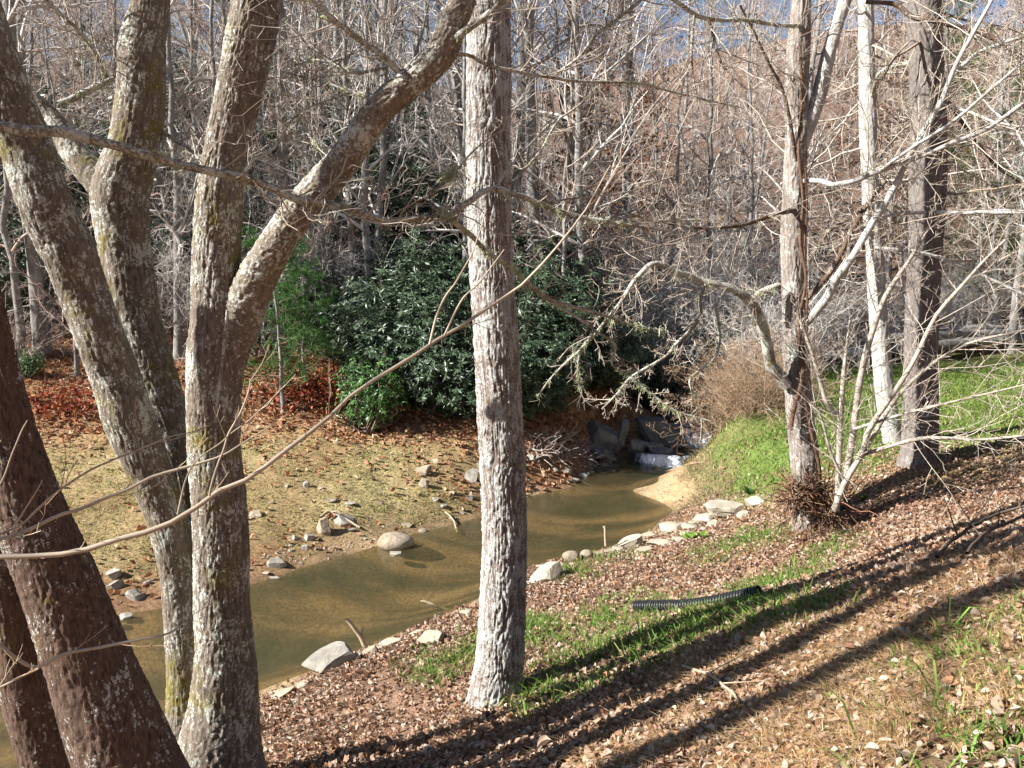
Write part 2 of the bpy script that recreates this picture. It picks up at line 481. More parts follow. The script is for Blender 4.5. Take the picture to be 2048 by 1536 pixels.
FARGRASS = blob([(420, 930, 1.8, .8), (560, 920, 1.6, .7), (300, 940, 1.8, .8), (50, 950, 1.8, .7), (660, 930, 1.4, .7), (760, 930, 1.3, .7), (250, 1080, 1.2, .7), (620, 1110, .8, .5), (700, 980, 1.3, .8), (600, 990, 1.2, .7), (850, 1010, 1.0, .8), (800, 960, 1.2, .6), (180, 960, 1.6, .8), (250, 1000, 1.2, .8), (560, 1040, 1.0, .7), (760, 1050, .8, .7), (900, 915, .8, .6), (690, 1075, .6, .6), (150, 1010, 1.2, .7), (120, 930, 1.3, .5)])
DRY = blob([(1500, 1400, .6, .8), (1650, 1330, .7, .9), (1800, 1270, .7, .9), (1450, 1330, .5, .7), (1750, 1410, .5, .8), (1900, 1190, .7, .7), (1600, 1240, .5, .5), (1850, 1400, .5, .7), (1980, 1130, .6, .6), (1560, 1490, .4, .8), (1300, 1480, .4, .6), (1350, 1440, .4, .5), (1700, 1480, .4, .7), (1960, 880, .9, .7), (1900, 920, .8, .7), (2020, 850, 1., .7)])
SAND = [((2.75, 13.4), .62, 1.0), ((2.9, 14.2), .7, 1.0), ((3.3, 15.0), .5, .8), ((.35, 13.4), .45, .9), ((-.1, 12.9), .35, .8), ((-1.9, 10.6), .5, .7), ((2.2, 10.9), .5, .6), ((1.4, 10.5), .35, .7), ((-2.1, 6.6), .35, .8), ((-1.4, 7.5), .35, .7), ((-.5, 8.6), .3, .6)]

def ground_material():
    m, nt, b, out = new_mat('forest_floor')
    tc = nd(nt, 'ShaderNodeTexCoord').outputs['Object']
    vc = nd(nt, 'ShaderNodeVertexColor', layer_name='Col').outputs[0]
    n1 = noise(nt, tc, 22, 5, 0.75)
    n2 = noise(nt, tc, 2.5, 4, 0.65)
    n3 = noise(nt, tc, 75, 3, 0.7)
    col = mix(nt, 1.0, vc, ramp(nt, [(0.32, (0.42, 0.40, 0.38)), (0.5, (0.95, 0.95, 0.95)), (0.66, (1.5, 1.4, 1.3))], n1), 'MULTIPLY')
    col = mix(nt, 0.7, col, ramp(nt, [(0.3, (0.6, 0.58, 0.55)), (0.7, (1.2, 1.2, 1.2))], n2), 'MULTIPLY')
    nt.links.new(col, b.inputs['Base Color'])
    b.inputs['Roughness'].default_value = 0.95
    b.inputs['Specular IOR Level'].default_value = 0.1
    bump(nt, math_n(nt, 'ADD', n1, math_n(nt, 'MULTIPLY', n3, 0.5)), 0.8, 0.05, b)
    return m
M['ground'] = ground_material()

gx, gy, gz = XX.ravel(), YY.ravel(), ZZ.ravel()
leafc = np.array([0.27, 0.17, 0.115]); redc = np.array([0.33, 0.19, 0.10]); grc = np.array([0.10, 0.15, 0.035]); fgc = np.array([0.42, 0.37, 0.19])
sandc = np.array([0.50, 0.36, 0.21]); bedc = np.array([0.165, 0.115, 0.068]); dryc = np.array([0.40, 0.25, 0.12]); hillc = np.array([0.17, 0.115, 0.08]); dirtc = np.array([0.20, 0.13, 0.08])
fs = far_side(gx, gy)
gc = np.where(fs[:, None], redc, leafc)
nz = fbm(np.c_[gx * .9, gy * .9, 0 * gx], 21, 3)
gc = gc * (1 + 0.25 * nz[:, None])
def lay(c, w, new):
    w = np.clip(w, 0, 1)[:, None]
    return c * (1 - w) + new * w
gc = lay(gc, field(DRY, gx, gy) * 0.8, dryc)
gc = lay(gc, field(GREEN, gx, gy) * (0.6 + 0.5 * nz), grc)
gc = lay(gc, field(LAWN, gx, gy) * (0.9 + 0.3 * nz) * ~fs, grc * 1.25)
gc = lay(gc, field(FARGRASS, gx, gy) * (0.75 + 0.5 * nz), fgc)
bank = np.clip(1 - (gz - 0.02) / 0.28, 0, 1) * (gy < 17)
gc = lay(gc, bank * (0.6 + 0.5 * nz), dirtc)
gc = lay(gc, field(SAND, gx, gy), sandc)
under = np.clip((0.015 - gz) / 0.05, 0, 1) * (gy < 17.5)
bedn = fbm(np.c_[gx * .8 + gy * .3, gy * 2.2, 0 * gx], 33, 4)
bedcol = lay(np.broadcast_to(bedc, (len(gx), 3)), np.clip(bedn * 2.4 + .2, 0, 1), np.array([0.34, 0.225, 0.12]))
bedcol = lay(bedcol, np.clip(-bedn * 3.0 - .15, 0, 1), np.array([0.075, 0.068, 0.04]))
gc = gc * (1 - under[:, None]) + bedcol * under[:, None]
hillc = np.where((gx > -2)[:, None], np.array([0.17, 0.11, 0.08]), hillc)
gc = lay(gc, np.clip((gy - 19) / 6, 0, 1) * np.where(gx > 4, np.clip((gy - 24) / 3, 0, 1), 1), hillc)
gb = Buf()
nx, ny = len(GX), len(GY)
ii = (np.arange(ny - 1)[:, None] * nx + np.arange(nx - 1)[None, :])
gb.add(np.c_[gx, gy, gz], quads=np.stack([ii, ii + 1, ii + nx + 1, ii + nx], -1), col=np.clip(gc, 0.01, 0.9))
tag(gb.build('ground', M['ground']), kind='structure')

# ------------------------------------------------------------------ water
def water_material():
    m, nt, b, out = new_mat('creek_water')
    tc = nd(nt, 'ShaderNodeTexCoord').outputs['Object']
    n = noise(nt, mapping(nt, tc, (1, 2.2, 1)), 9, 4, 0.65, 0.8)
    n2 = noise(nt, tc, 1.3, 2)
    gl = nd(nt, 'ShaderNodeBsdfGlossy'); gl.inputs['Roughness'].default_value = 0.03
    gl.inputs['Color'].default_value = (0.9, 0.95, 1, 1)
    bp = nd(nt, 'ShaderNodeBump'); bp.inputs['Strength'].default_value = 0.24; bp.inputs['Distance'].default_value = 0.02
    nt.links.new(n, bp.inputs['Height'])
    nt.links.new(bp.outputs[0], gl.inputs['Normal'])
    tr = nd(nt, 'ShaderNodeBsdfTransparent'); tr.inputs[0].default_value = (0.72, 0.70, 0.60, 1)
    df = nd(nt, 'ShaderNodeBsdfDiffuse')
    c = ramp(nt, [(0.35, (0.15, 0.15, 0.075)), (0.65, (0.26, 0.20, 0.09))], n2)
    nt.links.new(c, df.inputs[0])
    m1 = nd(nt, 'ShaderNodeMixShader'); m1.inputs[0].default_value = 0.16
    nt.links.new(tr.outputs[0], m1.inputs[1]); nt.links.new(df.outputs[0], m1.inputs[2])
    fr = nd(nt, 'ShaderNodeFresnel'); fr.inputs[0].default_value = 1.33
    nt.links.new(bp.outputs[0], fr.inputs['Normal'])
    m2 = nd(nt, 'ShaderNodeMixShader')
    bf = nd(nt, 'ShaderNodeNewGeometry').outputs['Backfacing']
    nt.links.new(math_n(nt, 'MULTIPLY', fr.outputs[0], math_n(nt, 'SUBTRACT', 1.0, bf)), m2.inputs[0]); nt.links.new(m1.outputs[0], m2.inputs[1]); nt.links.new(gl.outputs[0], m2.inputs[2])
    nt.links.new(m2.outputs[0], out.inputs[0])
    nt.nodes.remove(b)
    return m
M['water'] = water_material()
def foam_material():
    m, nt, b, out = new_mat('white_water')
    tc = nd(nt, 'ShaderNodeTexCoord').outputs['Object']
    n = noise(nt, mapping(nt, tc, (22, 4, 5)), 1.0, 5, 0.75, 0.6)
    n2 = noise(nt, tc, 30, 4, 0.75, 0.8)
    cs = nd(nt, 'ShaderNodeSeparateColor'); nt.links.new(nd(nt, 'ShaderNodeVertexColor', layer_name='Col').outputs[0], cs.inputs[0])
    f = math_n(nt, 'ADD', math_n(nt, 'MULTIPLY', n, .6), math_n(nt, 'MULTIPLY', n2, .4))
    f = math_n(nt, 'ADD', f, math_n(nt, 'MULTIPLY', math_n(nt, 'SUBTRACT', cs.outputs[0], 1.0), .35))
    mask = ramp(nt, [(0.38, (0, 0, 0)), (0.5, (1, 1, 1))], f)
    b.inputs['Base Color'].default_value = (.85, .88, .92, 1); b.inputs['Roughness'].default_value = .4
    bump(nt, f, .9, .06, b)
    gl = nd(nt, 'ShaderNodeBsdfGlossy'); gl.inputs['Roughness'].default_value = .08
    tr = nd(nt, 'ShaderNodeBsdfTransparent'); tr.inputs[0].default_value = (.8, .82, .8, 1)
    fr = nd(nt, 'ShaderNodeMixShader'); fr.inputs[0].default_value = .12
    nt.links.new(tr.outputs[0], fr.inputs[1]); nt.links.new(gl.outputs[0], fr.inputs[2])
    ms = nd(nt, 'ShaderNodeMixShader'); nt.links.new(mask, ms.inputs[0]); nt.links.new(fr.outputs[0], ms.inputs[1]); nt.links.new(b.outputs[0], ms.inputs[2])
    nt.links.new(ms.outputs[0], out.inputs[0])
    return m
M['foam'] = foam_material()

def strip(line, halfw, zs, n=60):
    pts, w = resample([(x, y, z) for (x, y), z in zip(line, zs)], halfw, n)
    t = norm(np.gradient(pts, axis=0)); side = np.stack([-t[:, 1], t[:, 0], 0 * t[:, 0]], 1); side = norm(side)
    cross = np.linspace(-1, 1, 9)
    V = pts[:, None, :] + side[:, None, :] * (w[:, None] * cross[None, :])[..., None]
    i = np.arange(n - 1)[:, None] * 9 + np.arange(8)[None, :]
    return V, np.stack([i, i + 9, i + 10, i + 1], -1)
wb = Buf()
low = [(b[0], b[1]) for b in bed[:12]] + [(3.35, 16.45)]
V, Q = strip(low, [2.6] * 3 + [2.2, 2.0, 2.0, 2.1, 2.0, 1.9, 2.0, 1.5, 1.2, 0.9], [0] * 13)
wb.add(V, quads=Q)
# the step pool between the two little falls, and the reach above them
V, Q = strip([(3.25, 16.4), (3.7, 17.0), (4.35, 17.75)], [.85, .9, .8], [.15, .16, .17], 16)
wb.add(V, quads=Q)
V, Q = strip([(4.2, 17.7), (4.7, 18.6), (5.0, 20), (4.6, 22.5), (4.0, 24.2)], [.8, .9, 1.2, 1.2, 1.0], [.5] * 5, 20)
wb.add(V, quads=Q)
tag(wb.build('creek_water', M['water']), kind='structure')
def fall(x0, y0, x1, y1, zt, zb, run, apron):
    """a little step of broken water: lip, curved drop and a foaming apron on the pool"""
    n, k = 70, 46
    b = Buf(); a = np.linspace(0, 1, n)[None, :]; s = np.linspace(0, 1, k)[:, None]
    dx, dy = x1 - x0, y1 - y0; L = math.hypot(dx, dy); ox, oy = dy / L, -dx / L
    g = np.stack([a * 9 + 0 * s, s * 5 + 0 * a, 0 * a * s + zt], -1).reshape(-1, 3)
    jit = fbm(g, 5, 3).reshape(k, n); edge = fbm(np.stack([a[0] * 5, a[0] * 0, a[0] * 0 + zt * 9], -1), 8, 2)[None, :]
    lip, drop = .22, .5
    t = np.clip((s - lip) / (drop - lip), 0, 1)
    u = np.where(s < lip, -.25 * (1 - s / lip), np.where(s < drop, run * t ** .6, run + apron * (s - drop) / (1 - drop)))
    z = zt + (zb - zt) * (t ** 1.7) + .035 * jit * (.4 + t * (s < .8)) + .012
    u = u + .16 * edge + .05 * jit
    side = np.sin(np.pi * np.clip(a, 0, 1)) ** .35
    col = np.clip(np.where(s < lip, s / lip * .7, np.where(s < drop, 1.15, 1.1 - 1.5 * (s - drop) / (1 - drop))), 0, 1.2) * side
    V = np.stack([x0 + dx * a + ox * u, y0 + dy * a + oy * u, z + 0 * a], -1)
    i = np.arange(k - 1)[:, None] * n + np.arange(n - 1)[None, :]
    b.add(V, quads=np.stack([i, i + 1, i + n + 1, i + n], -1), col=np.repeat(col.reshape(-1, 1), 3, 1))
    return b
tag(fall(2.7, 16.5, 3.85, 16.2, .17, .0, .22, 1.0).build('white_water', M['foam']), kind='structure')
tag(fall(3.95, 17.75, 4.7, 17.5, .5, .17, .35, .6).build('white_water', M['foam']), kind='structure')

# ------------------------------------------------------------------ hero trees
def trunk_mesh(buf, pts, Y, S=110, rings=420, ridge=0.006, rfreq=30, zf=0.16, lump=0.05, seed=1, cut=-120):
    """pts: (px, py, half width px) down the trunk; Y one distance or one per point"""
    Ys = [Y] * len(pts) if np.isscalar(Y) else Y
    c = [P(a, b, yy) for (a, b, h), yy in zip(pts, Ys)]
    r = [h * yy / F for (a, b, h), yy in zip(pts, Ys)]
    PP, R = resample(c, r, rings)
    if cut:      # the part high above the view needs no fine bark
        full, fr_ = resample(c, r, 400)
        zc = P(1024, cut, np.mean(Ys))[2]
        up_ = full[:, 2] > zc - .02
        if up_.sum() > 4:
            k_ = np.linspace(0, up_.sum() - 1, 24).astype(int)
            tubes(buf, full[up_][k_][None], fr_[up_][k_][None], 24)
        PP, R = resample(full[full[:, 2] <= zc], fr_[full[:, 2] <= zc], rings)
    T = norm(np.gradient(PP, axis=0))
    n1 = norm(np.cross(T, np.array([0, 1.0, 0]))); n2 = np.cross(T, n1)
    a = np.linspace(0, 2 * np.pi, S, endpoint=False)
    ring = n1[:, None, :] * np.cos(a)[None, :, None] + n2[:, None, :] * np.sin(a)[None, :, None]
    d = np.r_[0, np.cumsum(np.linalg.norm(np.diff(PP, axis=0), axis=1))]
    rm = R.mean()
    q = np.stack([np.cos(a)[None, :] * rm + 0 * d[:, None], np.sin(a)[None, :] * rm + 0 * d[:, None], d[:, None] + 0 * a[None, :]], -1)
    qs = q.copy(); qs[..., 2] *= zf
    wob = vnoise(q * np.array([8, 8, 5]), seed + 50)[..., None] * 0.02
    n = vnoise((qs + wob) * rfreq, seed)
    n2_ = vnoise((qs + wob) * rfreq * 2.1, seed + 3)
    crack = np.maximum(np.exp(-(n / .17) ** 2), .7 * np.exp(-(n2_ / .14) ** 2))
    rid = .4 - 1.7 * crack
    brk = vnoise(q * np.array([rfreq * 1.3, rfreq * 1.3, rfreq * 0.9]), seed + 9)
    lum = fbm(q * np.array([3.0, 3.0, 2.0]), seed + 20, 2)
    rad = R[:, None] * (1 + lump * lum) + ridge * (rid * (.75 + .5 * brk) + 0.45 * brk)
    V = PP[:, None, :] + ring * rad[..., None]
    i = np.arange(rings - 1)[:, None] * S + np.arange(S)[None, :]
    j = np.arange(rings - 1)[:, None] * S + ((np.arange(S) + 1) % S)[None, :]
    pm = np.clip(1 - crack + .25 * brk, 0, 1).ravel()
    buf.add(V, quads=np.stack([i, j, j + S, i + S], -1), col=np.stack([pm, pm, pm], 1))
    return PP, R

TWIGC = np.array([[0.50, 0.43, 0.35], [0.42, 0.35, 0.28], [0.56, 0.50, 0.43], [0.34, 0.26, 0.20]])
def twig_cols(n, pal=TWIGC, v=0.15):
    c = pal[rng.integers(0, len(pal), n)]
    return c * (1 + rng.normal(0, v, (n, 1)))

def px_branch(pts, Y, K=24):
    """pts (px, py, half width px), Y pair -> polyline and radii"""
    n = len(pts)
    Ys = np.linspace(Y[0], Y[1], n) if len(Y) == 2 else Y
    c = [P(a, b, yy) for (a, b, h), yy in zip(pts, Ys)]
    r = [max(0.0018, h * yy / F) for (a, b, h), yy in zip(pts, Ys)]
    return resample(c, r, K)

def twigs(buf, PP, R, m1=8, m2=4, m3=3, l1=(0.2, 0.5), l2=(0.3, 0.6), l3=(0.3, 0.6), up=0.1, r1=0.006, ang=(35, 75), wig=0.2, t0=0.15, pal=TWIGC, rr=0.5, cap=0.012, rm=0.0022):
    """side twigs of a drawn branch, three orders"""
    A1, R1 = spawn(PP[None], np.minimum(R, cap)[None], m1, t0, 1, l1, True, ang, rr, 7, wig, up, 0.35, rm)
    tubes(buf, A1, R1, 4, twig_cols(len(A1), pal))
    if m2:
        A2, R2 = spawn(A1, R1, m2, 0.2, 1, l2, False, (30, 65), 0.6, 5, wig, up, 0.4, rm * .8)
        tubes(buf, A2, R2, 3, twig_cols(len(A2), pal))
        if m3:
            A3, R3 = spawn(A2, R2, m3, 0.2, 1, l3, False, (30, 65), 0.7, 4, wig, up, 0.5, rm * .7)
            tubes(buf, A3, R3, 3, twig_cols(len(A3), pal))

def lichen_tufts(buf, PP, R, n, size=0.035):
    """beard lichen: little sprays of pale hairs along a branch"""
    i = rng.integers(1, len(PP) - 1, n)
    p = PP[i] + rng.normal(0, 0.6, (n, 3)) * R[i][:, None]
    k = 14
    d = norm(rng.normal(size=(n, k, 3)) + np.array([0, 0, -0.2]))
    L = size * rng.uniform(0.4, 1.1, (n, k, 1))
    a = p[:, None, :] + 0 * d; m_ = a + d * L * 0.5 + rng.normal(0, 0.006, d.shape); e = a + d * L + np.array([0, 0, -0.3]) * L + rng.normal(0, 0.006, d.shape)
    C = np.stack([a, m_, e], 2).reshape(-1, 3, 3)
    tubes(buf, C, np.broadcast_to([0.0016, 0.0014, 0.001], (len(C), 3)), 3, np.array([0.58, 0.62, 0.36]) * (1 + rng.normal(0, .12, (len(C), 1))))

def branch(parent, org, pts, Y, mat, K=28, S=9, name='branch', tw=None, lump=True):
    PP, R = px_branch(pts, Y, K * 2 if lump else K)
    b = Buf()
    Rn = R
    if lump:
        Rn = R * (1 + 0.16 * fbm(PP * 22, 4, 2)); PP = PP + 0.25 * R[:, None] * np.stack([vnoise(PP * 9, 61), vnoise(PP * 9, 62), vnoise(PP * 9, 63)], 1)
    tubes(b, PP[None], Rn[None], S, (1, 1, 1) if mat.name.startswith('bark') else (0.46, 0.40, 0.33))
    o = b.build(name, mat, parent, True, org)
    return PP, R, o

# ---- centre tree
org = hit(985, 1425); org[1] = 5.7; org[2] = hz(org[0], 5.7)
T1 = thing('oak_tree', org, 'tall straight grey oak with furrowed bark standing alone between creek and leafy slope', 'tree')
b = Buf()
trunk_mesh(b, [(965, -1500, 30), (975, -700, 36), (976, -250, 40), (977, 0, 42), (978, 170, 43), (977, 320, 43), (981, 500, 43), (990, 640, 44), (1000, 830, 46), (1008, 1000, 46), (1009, 1100, 46), (1006, 1200, 48), (1001, 1300, 49), (993, 1370, 53), (986, 1420, 60), (980, 1470, 78), (976, 1520, 100)], 5.7, 180, 640, 0.010, 44, 0.09, 0.03, 5)
b.build('trunk', M['bark_oak'], T1, True, org)
b = Buf()
tp, tr_ = px_branch([(975, -600, 30), (965, -1500, 26), (960, -2400, 14)], (5.7, 5.7), 20)
tubes(b, tp[None], tr_[None], 8, (0.3, 0.26, 0.22))
A1, R1 = spawn(tp[None], tr_[None], 10, 0.0, 1, (1.0, 2.6), True, (45, 80), .4, 8, .15, .15)
tubes(b, A1, R1, 5, twig_cols(len(A1))); A2, R2 = spawn(A1, R1, 6, .2, 1, (.3, .6), False, K=6); tubes(b, A2, R2, 3, twig_cols(len(A2)))
b.build('crown', M['twig'], T1, True, org)

# ---- left front tree (dark, two stems) with the long crooked branch
org = np.array([-1.45, 3.4, float(hz(-1.45, 3.4))])
T2 = thing('leaning_tree', org, 'dark brown twin-stemmed tree leaning outward, one long crooked mossy branch', 'tree')
b = Buf()
trunk_mesh(b, [(-420, -900, 36), (-330, -500, 42), (-180, 0, 46), (-100, 400, 50), (-45, 650, 53), (-22, 750, 55), (3, 850, 57), (28, 930, 60), (70, 1050, 67), (113, 1150, 71), (150, 1250, 77), (188, 1350, 84), (226, 1450, 92), (258, 1536, 98), (300, 1650, 112), (350, 1800, 130), (390, 1950, 170)], 3.4, 150, 400, 0.0055, 64, 0.16, 0.045, 12, 480)
b.build('trunk', M['bark_dark'], T2, True, org)
b = Buf()
trunk_mesh(b, [(-300, 200, 34), (-160, 600, 40), (-60, 950, 45), (-12, 1100, 47), (18, 1200, 49), (38, 1300, 50), (62, 1400, 52), (106, 1536, 55), (160, 1680, 60), (240, 1850, 75), (300, 1950, 90)], 3.62, 110, 240, 0.005, 64, 0.16, 0.05, 23, 800)
b.build('trunk', M['bark_dark'], T2, True, org)
Fpts = [(-160, 200, 14), (-60, 245, 12), (0, 255, 10.5), (85, 263, 11), (137, 266, 10), (212, 287, 9.5), (284, 308, 9), (359, 328, 8), (437, 346, 8), (485, 355, 8.5), (547, 376, 8), (598, 400, 8), (650, 408, 7), (718, 424, 6.5), (770, 439, 6), (838, 437, 6), (889, 434, 6), (934, 407, 6), (964, 384, 6), (995, 378, 6), (1036, 390, 5.5), (1077, 407, 5.5), (1128, 427, 5), (1217, 444, 4.2), (1282, 453, 3.6), (1344, 463, 2.6)]
PPF, RF, o = branch(T2, org, Fpts, (3.3, 4.6), M['bark_limb'], 60, 10)
tw = Buf()
twigs(tw, PPF, RF, 44, 4, 2, (0.12, 0.6), r1=.004, t0=.25, up=.15, cap=.008)
lichen_tufts(tw, PPF[20:], RF[20:], 60, 0.04)
for pts, Y in [([(485, 352, 4), (505, 320, 4), (540, 302, 3.5), (560, 280, 2.5), (600, 225, 2), (700, 185, 1.5)], (3.75, 3.9)),
               ([(1217, 444, 3), (1265, 431, 3), (1310, 441, 2.5), (1400, 440, 2)], (4.4, 4.6)),
               ([(889, 434, 3), (860, 400, 3), (905, 350, 2.5), (960, 290, 2), (1040, 240, 1.5)], (4.1, 4.3)),
               ([(650, 408, 2), (760, 448, 2), (880, 450, 2.5)], (3.85, 4.0)), ([(600, 400, 3), (615, 420, 5), (622, 440, 3)], (3.8, 3.8)),
               ([(995, 378, 3), (1010, 345, 2.5), (1060, 290, 2), (1110, 240, 1.6)], (4.2, 4.4)), ([(1077, 407, 2.5), (1160, 395, 2), (1250, 385, 2), (1350, 352, 1.5), (1460, 330, 1)], (4.3, 4.6))]:
    q, r_, o = branch(T2, org, pts, Y, M['bark_limb'], 16, 6)
    twigs(tw, q, r_, 7, 3, 2, (0.1, 0.35), up=.1, cap=.006)
lp, lr = px_branch([(885, 362, 1), (895, 345, 1), (915, 338, 1), (935, 345, 1)], (4.15, 4.2), 6)
lichen_tufts(tw, lp, lr + .02, 16, 0.055)
lp, lr = px_branch([(880, 428, 1), (900, 418, 1)], (4.1, 4.1), 6)
lichen_tufts(tw, lp, lr + .02, 12, 0.05)
# hanging crooked branch below
Ipts = [(900, 440, 5), (940, 470, 5), (978, 507, 5), (1019, 531, 5), (1053, 565, 4.6), (1101, 599, 4.4), (1156, 616, 3.8), (1214, 633, 3), (1265, 650, 2.2), (1330, 662, 1.5)]
q, r_, o = branch(T2, org, Ipts, (4.15, 5.3), M['bark_limb'], 34, 7)
twigs(tw, q, r_, 16, 3, 2, (0.12, 0.45), up=0, cap=.007)
lichen_tufts(tw, q, r_, 34, 0.05)
for pts in [[(1101, 602, 4), (1163, 640, 3.6), (1187, 660, 3.4), (1163, 698, 3), (1139, 719, 2.6), (1105, 753, 2.2), (1074, 794, 1.6)], [(1163, 698, 2.4), (1156, 730, 2), (1160, 784, 1.6)], [(1187, 660, 3), (1230, 690, 2.6), (1225, 730, 2), (1262, 752, 1.8)]]:
    q, r_, o = branch(T2, org, pts, (4.95, 5.1), M['bark_limb'], 18, 6)
    twigs(tw, q, r_, 7, 3, 0, (0.08, 0.22), up=-.05, cap=.005)
    lichen_tufts(tw, q, r_, 12, 0.035)
tw.build('crown', M['twig'], T2, True, org)

# ---- left rear clump: leaning lit stem, mossy stem, dark stem with the big diagonal limb
org = np.array([-1.62, 4.2, float(hz(-1.62, 4.2))])
T3 = thing('maple_clump', org, 'lichen-covered maple clump of three big stems with a thick diagonal limb', 'tree')
b = Buf()
trunk_mesh(b, [(700, -1500, 22), (600, -700, 36), (545, -250, 43), (515, 0, 45), (497, 100, 46), (475, 200, 42), (452, 300, 40), (440, 400, 45), (434, 500, 45), (434, 570, 47), (437, 640, 51), (432, 700, 54), (428, 800, 52), (429, 900, 51), (438, 1000, 53), (443, 1100, 55), (444, 1200, 55), (450, 1300, 58), (448, 1400, 69), (440, 1500, 86), (440, 1570, 98), (435, 1660, 120), (430, 1780, 160)], 4.2, 150, 520, 0.0062, 62, 0.2, 0.05, 31)
b.build('trunk', M['bark_maple'], T3, True, org)
b = Buf()
trunk_mesh(b, [(-330, -700, 30), (-150, -250, 36), (-50, 0, 40), (-18, 100, 43), (15, 200, 46), (55, 300, 48), (88, 400, 50), (125, 480, 51), (140, 510, 49), (167, 585, 46), (199, 670, 45), (232, 755, 46), (259, 840, 48), (292, 925, 44), (325, 1010, 40), (346, 1080, 39), (358, 1140, 38), (368, 1240, 39), (374, 1340, 40), (375, 1440, 42), (380, 1550, 46), (390, 1700, 60)], [3.9, 3.95, 4.0, 4.0, 4.05, 4.1, 4.1, 4.15, 4.15, 4.2, 4.2, 4.25, 4.25, 4.28, 4.3, 4.3, 4.32, 4.34, 4.36, 4.36, 4.38, 4.4], 126, 440, 0.005, 66, 0.22, 0.05, 42)
b.build('trunk', M['bark_maple'], T3, True, org)
b = Buf()
trunk_mesh(b, [(345, -700, 22), (322, -250, 28), (301, 0, 34), (290, 60, 39), (284, 100, 43), (281, 200, 44), (268, 290, 46), (250, 350, 52), (240, 400, 54), (250, 500, 48), (258, 560, 49), (273, 640, 47), (300, 730, 45), (322, 800, 44), (342, 870, 40), (358, 930, 36), (372, 1010, 34), (385, 1150, 32), (395, 1350, 32), (400, 1600, 36)], 4.65, 120, 420, 0.005, 64, 0.22, 0.06, 53)
b.build('trunk', M['bark_maple'], T3, True, org)
b = Buf()
trunk_mesh(b, [(1010, -600, 14), (960, -220, 20), (930, -40, 24), (922, 10, 25), (903, 45, 26), (893, 85, 28), (873, 116, 29), (841, 147, 28), (810, 175, 28), (770, 207, 28), (728, 262, 29), (695, 310, 30), (655, 358, 31), (610, 408, 32), (575, 455, 32), (543, 505, 34), (515, 555, 38), (490, 610, 42), (472, 665, 40), (455, 740, 30)], [4.0, 4.0, 4.0, 4.0, 4.0, 4.0, 4.0, 4.0, 4.0, 4.0, 4.02, 4.04, 4.06, 4.08, 4.1, 4.12, 4.15, 4.18, 4.2, 4.22], 84, 420, 0.006, 60, 0.6, 0.07, 64)
b.build('limb', M['bark_limb'], T3, True, org)
b = Buf()
trunk_mesh(b, [(-40, 178, 10), (20, 182, 13), (61, 198, 18), (96, 232, 21), (130, 273, 23), (150, 308, 25), (180, 342, 28), (215, 385, 30), (240, 430, 28)], [4.7, 4.7, 4.7, 4.7, 4.68, 4.66, 4.65, 4.65, 4.65], 64, 180, 0.004, 44, 0.5, 0.07, 71)
b.build('limb', M['bark_limb'], T3, True, org)
tw = Buf()
for pts, Y, m, ln in [([(905, 80, 7), (940, 55, 7), (975, 30, 6.5), (1005, 2, 6), (1060, -60, 5)], (3.95, 3.9), 6, (.1, .4)),
                  ([(812, 162, 7), (790, 135, 6.5), (760, 108, 6), (725, 85, 6), (690, 58, 5.5), (650, 25, 5), (615, -10, 4.5), (540, -90, 3)], (4.0, 3.7), 12, (.12, .5)),
                  ([(905, 108, 4), (940, 111, 3.6), (975, 130, 3.4), (1043, 145, 3.2), (1094, 154, 3), (1146, 162, 3), (1214, 164, 2.6), (1282, 167, 2.3), (1350, 185, 2), (1480, 215, 1.2)], (3.95, 4.7), 16, (.1, .5)),
                  ([(116, 208, 7), (150, 195, 6.5), (205, 167, 6), (240, 152, 5)], (4.7, 4.8), 6, (.1, .4)),
                  ([(215, 158, 4.5), (190, 105, 4.5), (160, 65, 4.2), (113, 20, 4), (60, -30, 3)], (4.8, 4.5), 9, (.1, .45)),
                  ([(320, 260, 4), (380, 300, 4), (410, 330, 4), (450, 360, 3)], (4.7, 4.5), 5, (.1, .3)),
                  ([(690, 340, 2.5), (640, 300, 2.2), (600, 240, 2), (560, 160, 1.6)], (4.05, 4.3), 7, (.1, .4)),
                  ([(770, 205, 2.5), (720, 190, 2.2), (650, 165, 2), (570, 145, 1.8)], (4.0, 4.3), 6, (.1, .4)),
                  ([(770, 135, 3), (720, 145, 3), (690, 138, 2.6), (640, 120, 2), (590, 130, 1.5)], (4.0, 4.2), 6, (.1, .35)),
                  ([(1005, 370, 2.4), (1026, 362, 2.4), (1077, 307, 2.4), (1115, 243, 2.2), (1156, 212, 2), (1240, 130, 1.4)], (4.6, 5.2), 8, (.1, .4)),
                  ([(1110, 150, 2.6), (1159, 113, 3), (1190, 72, 3.4), (1231, 41, 3.4), (1282, 0, 3.4), (1330, -60, 3)], (4.9, 4.6), 10, (.15, .5))]:
    q, r_, o = branch(T3, org, pts, Y, M['bark_limb'], 20, 7)
    twigs(tw, q, r_, m * 2, 4, 2, (ln[0], ln[1] * 1.4), up=.1, cap=.008, wig=.12)
    lichen_tufts(tw, q, r_, 8, 0.03)
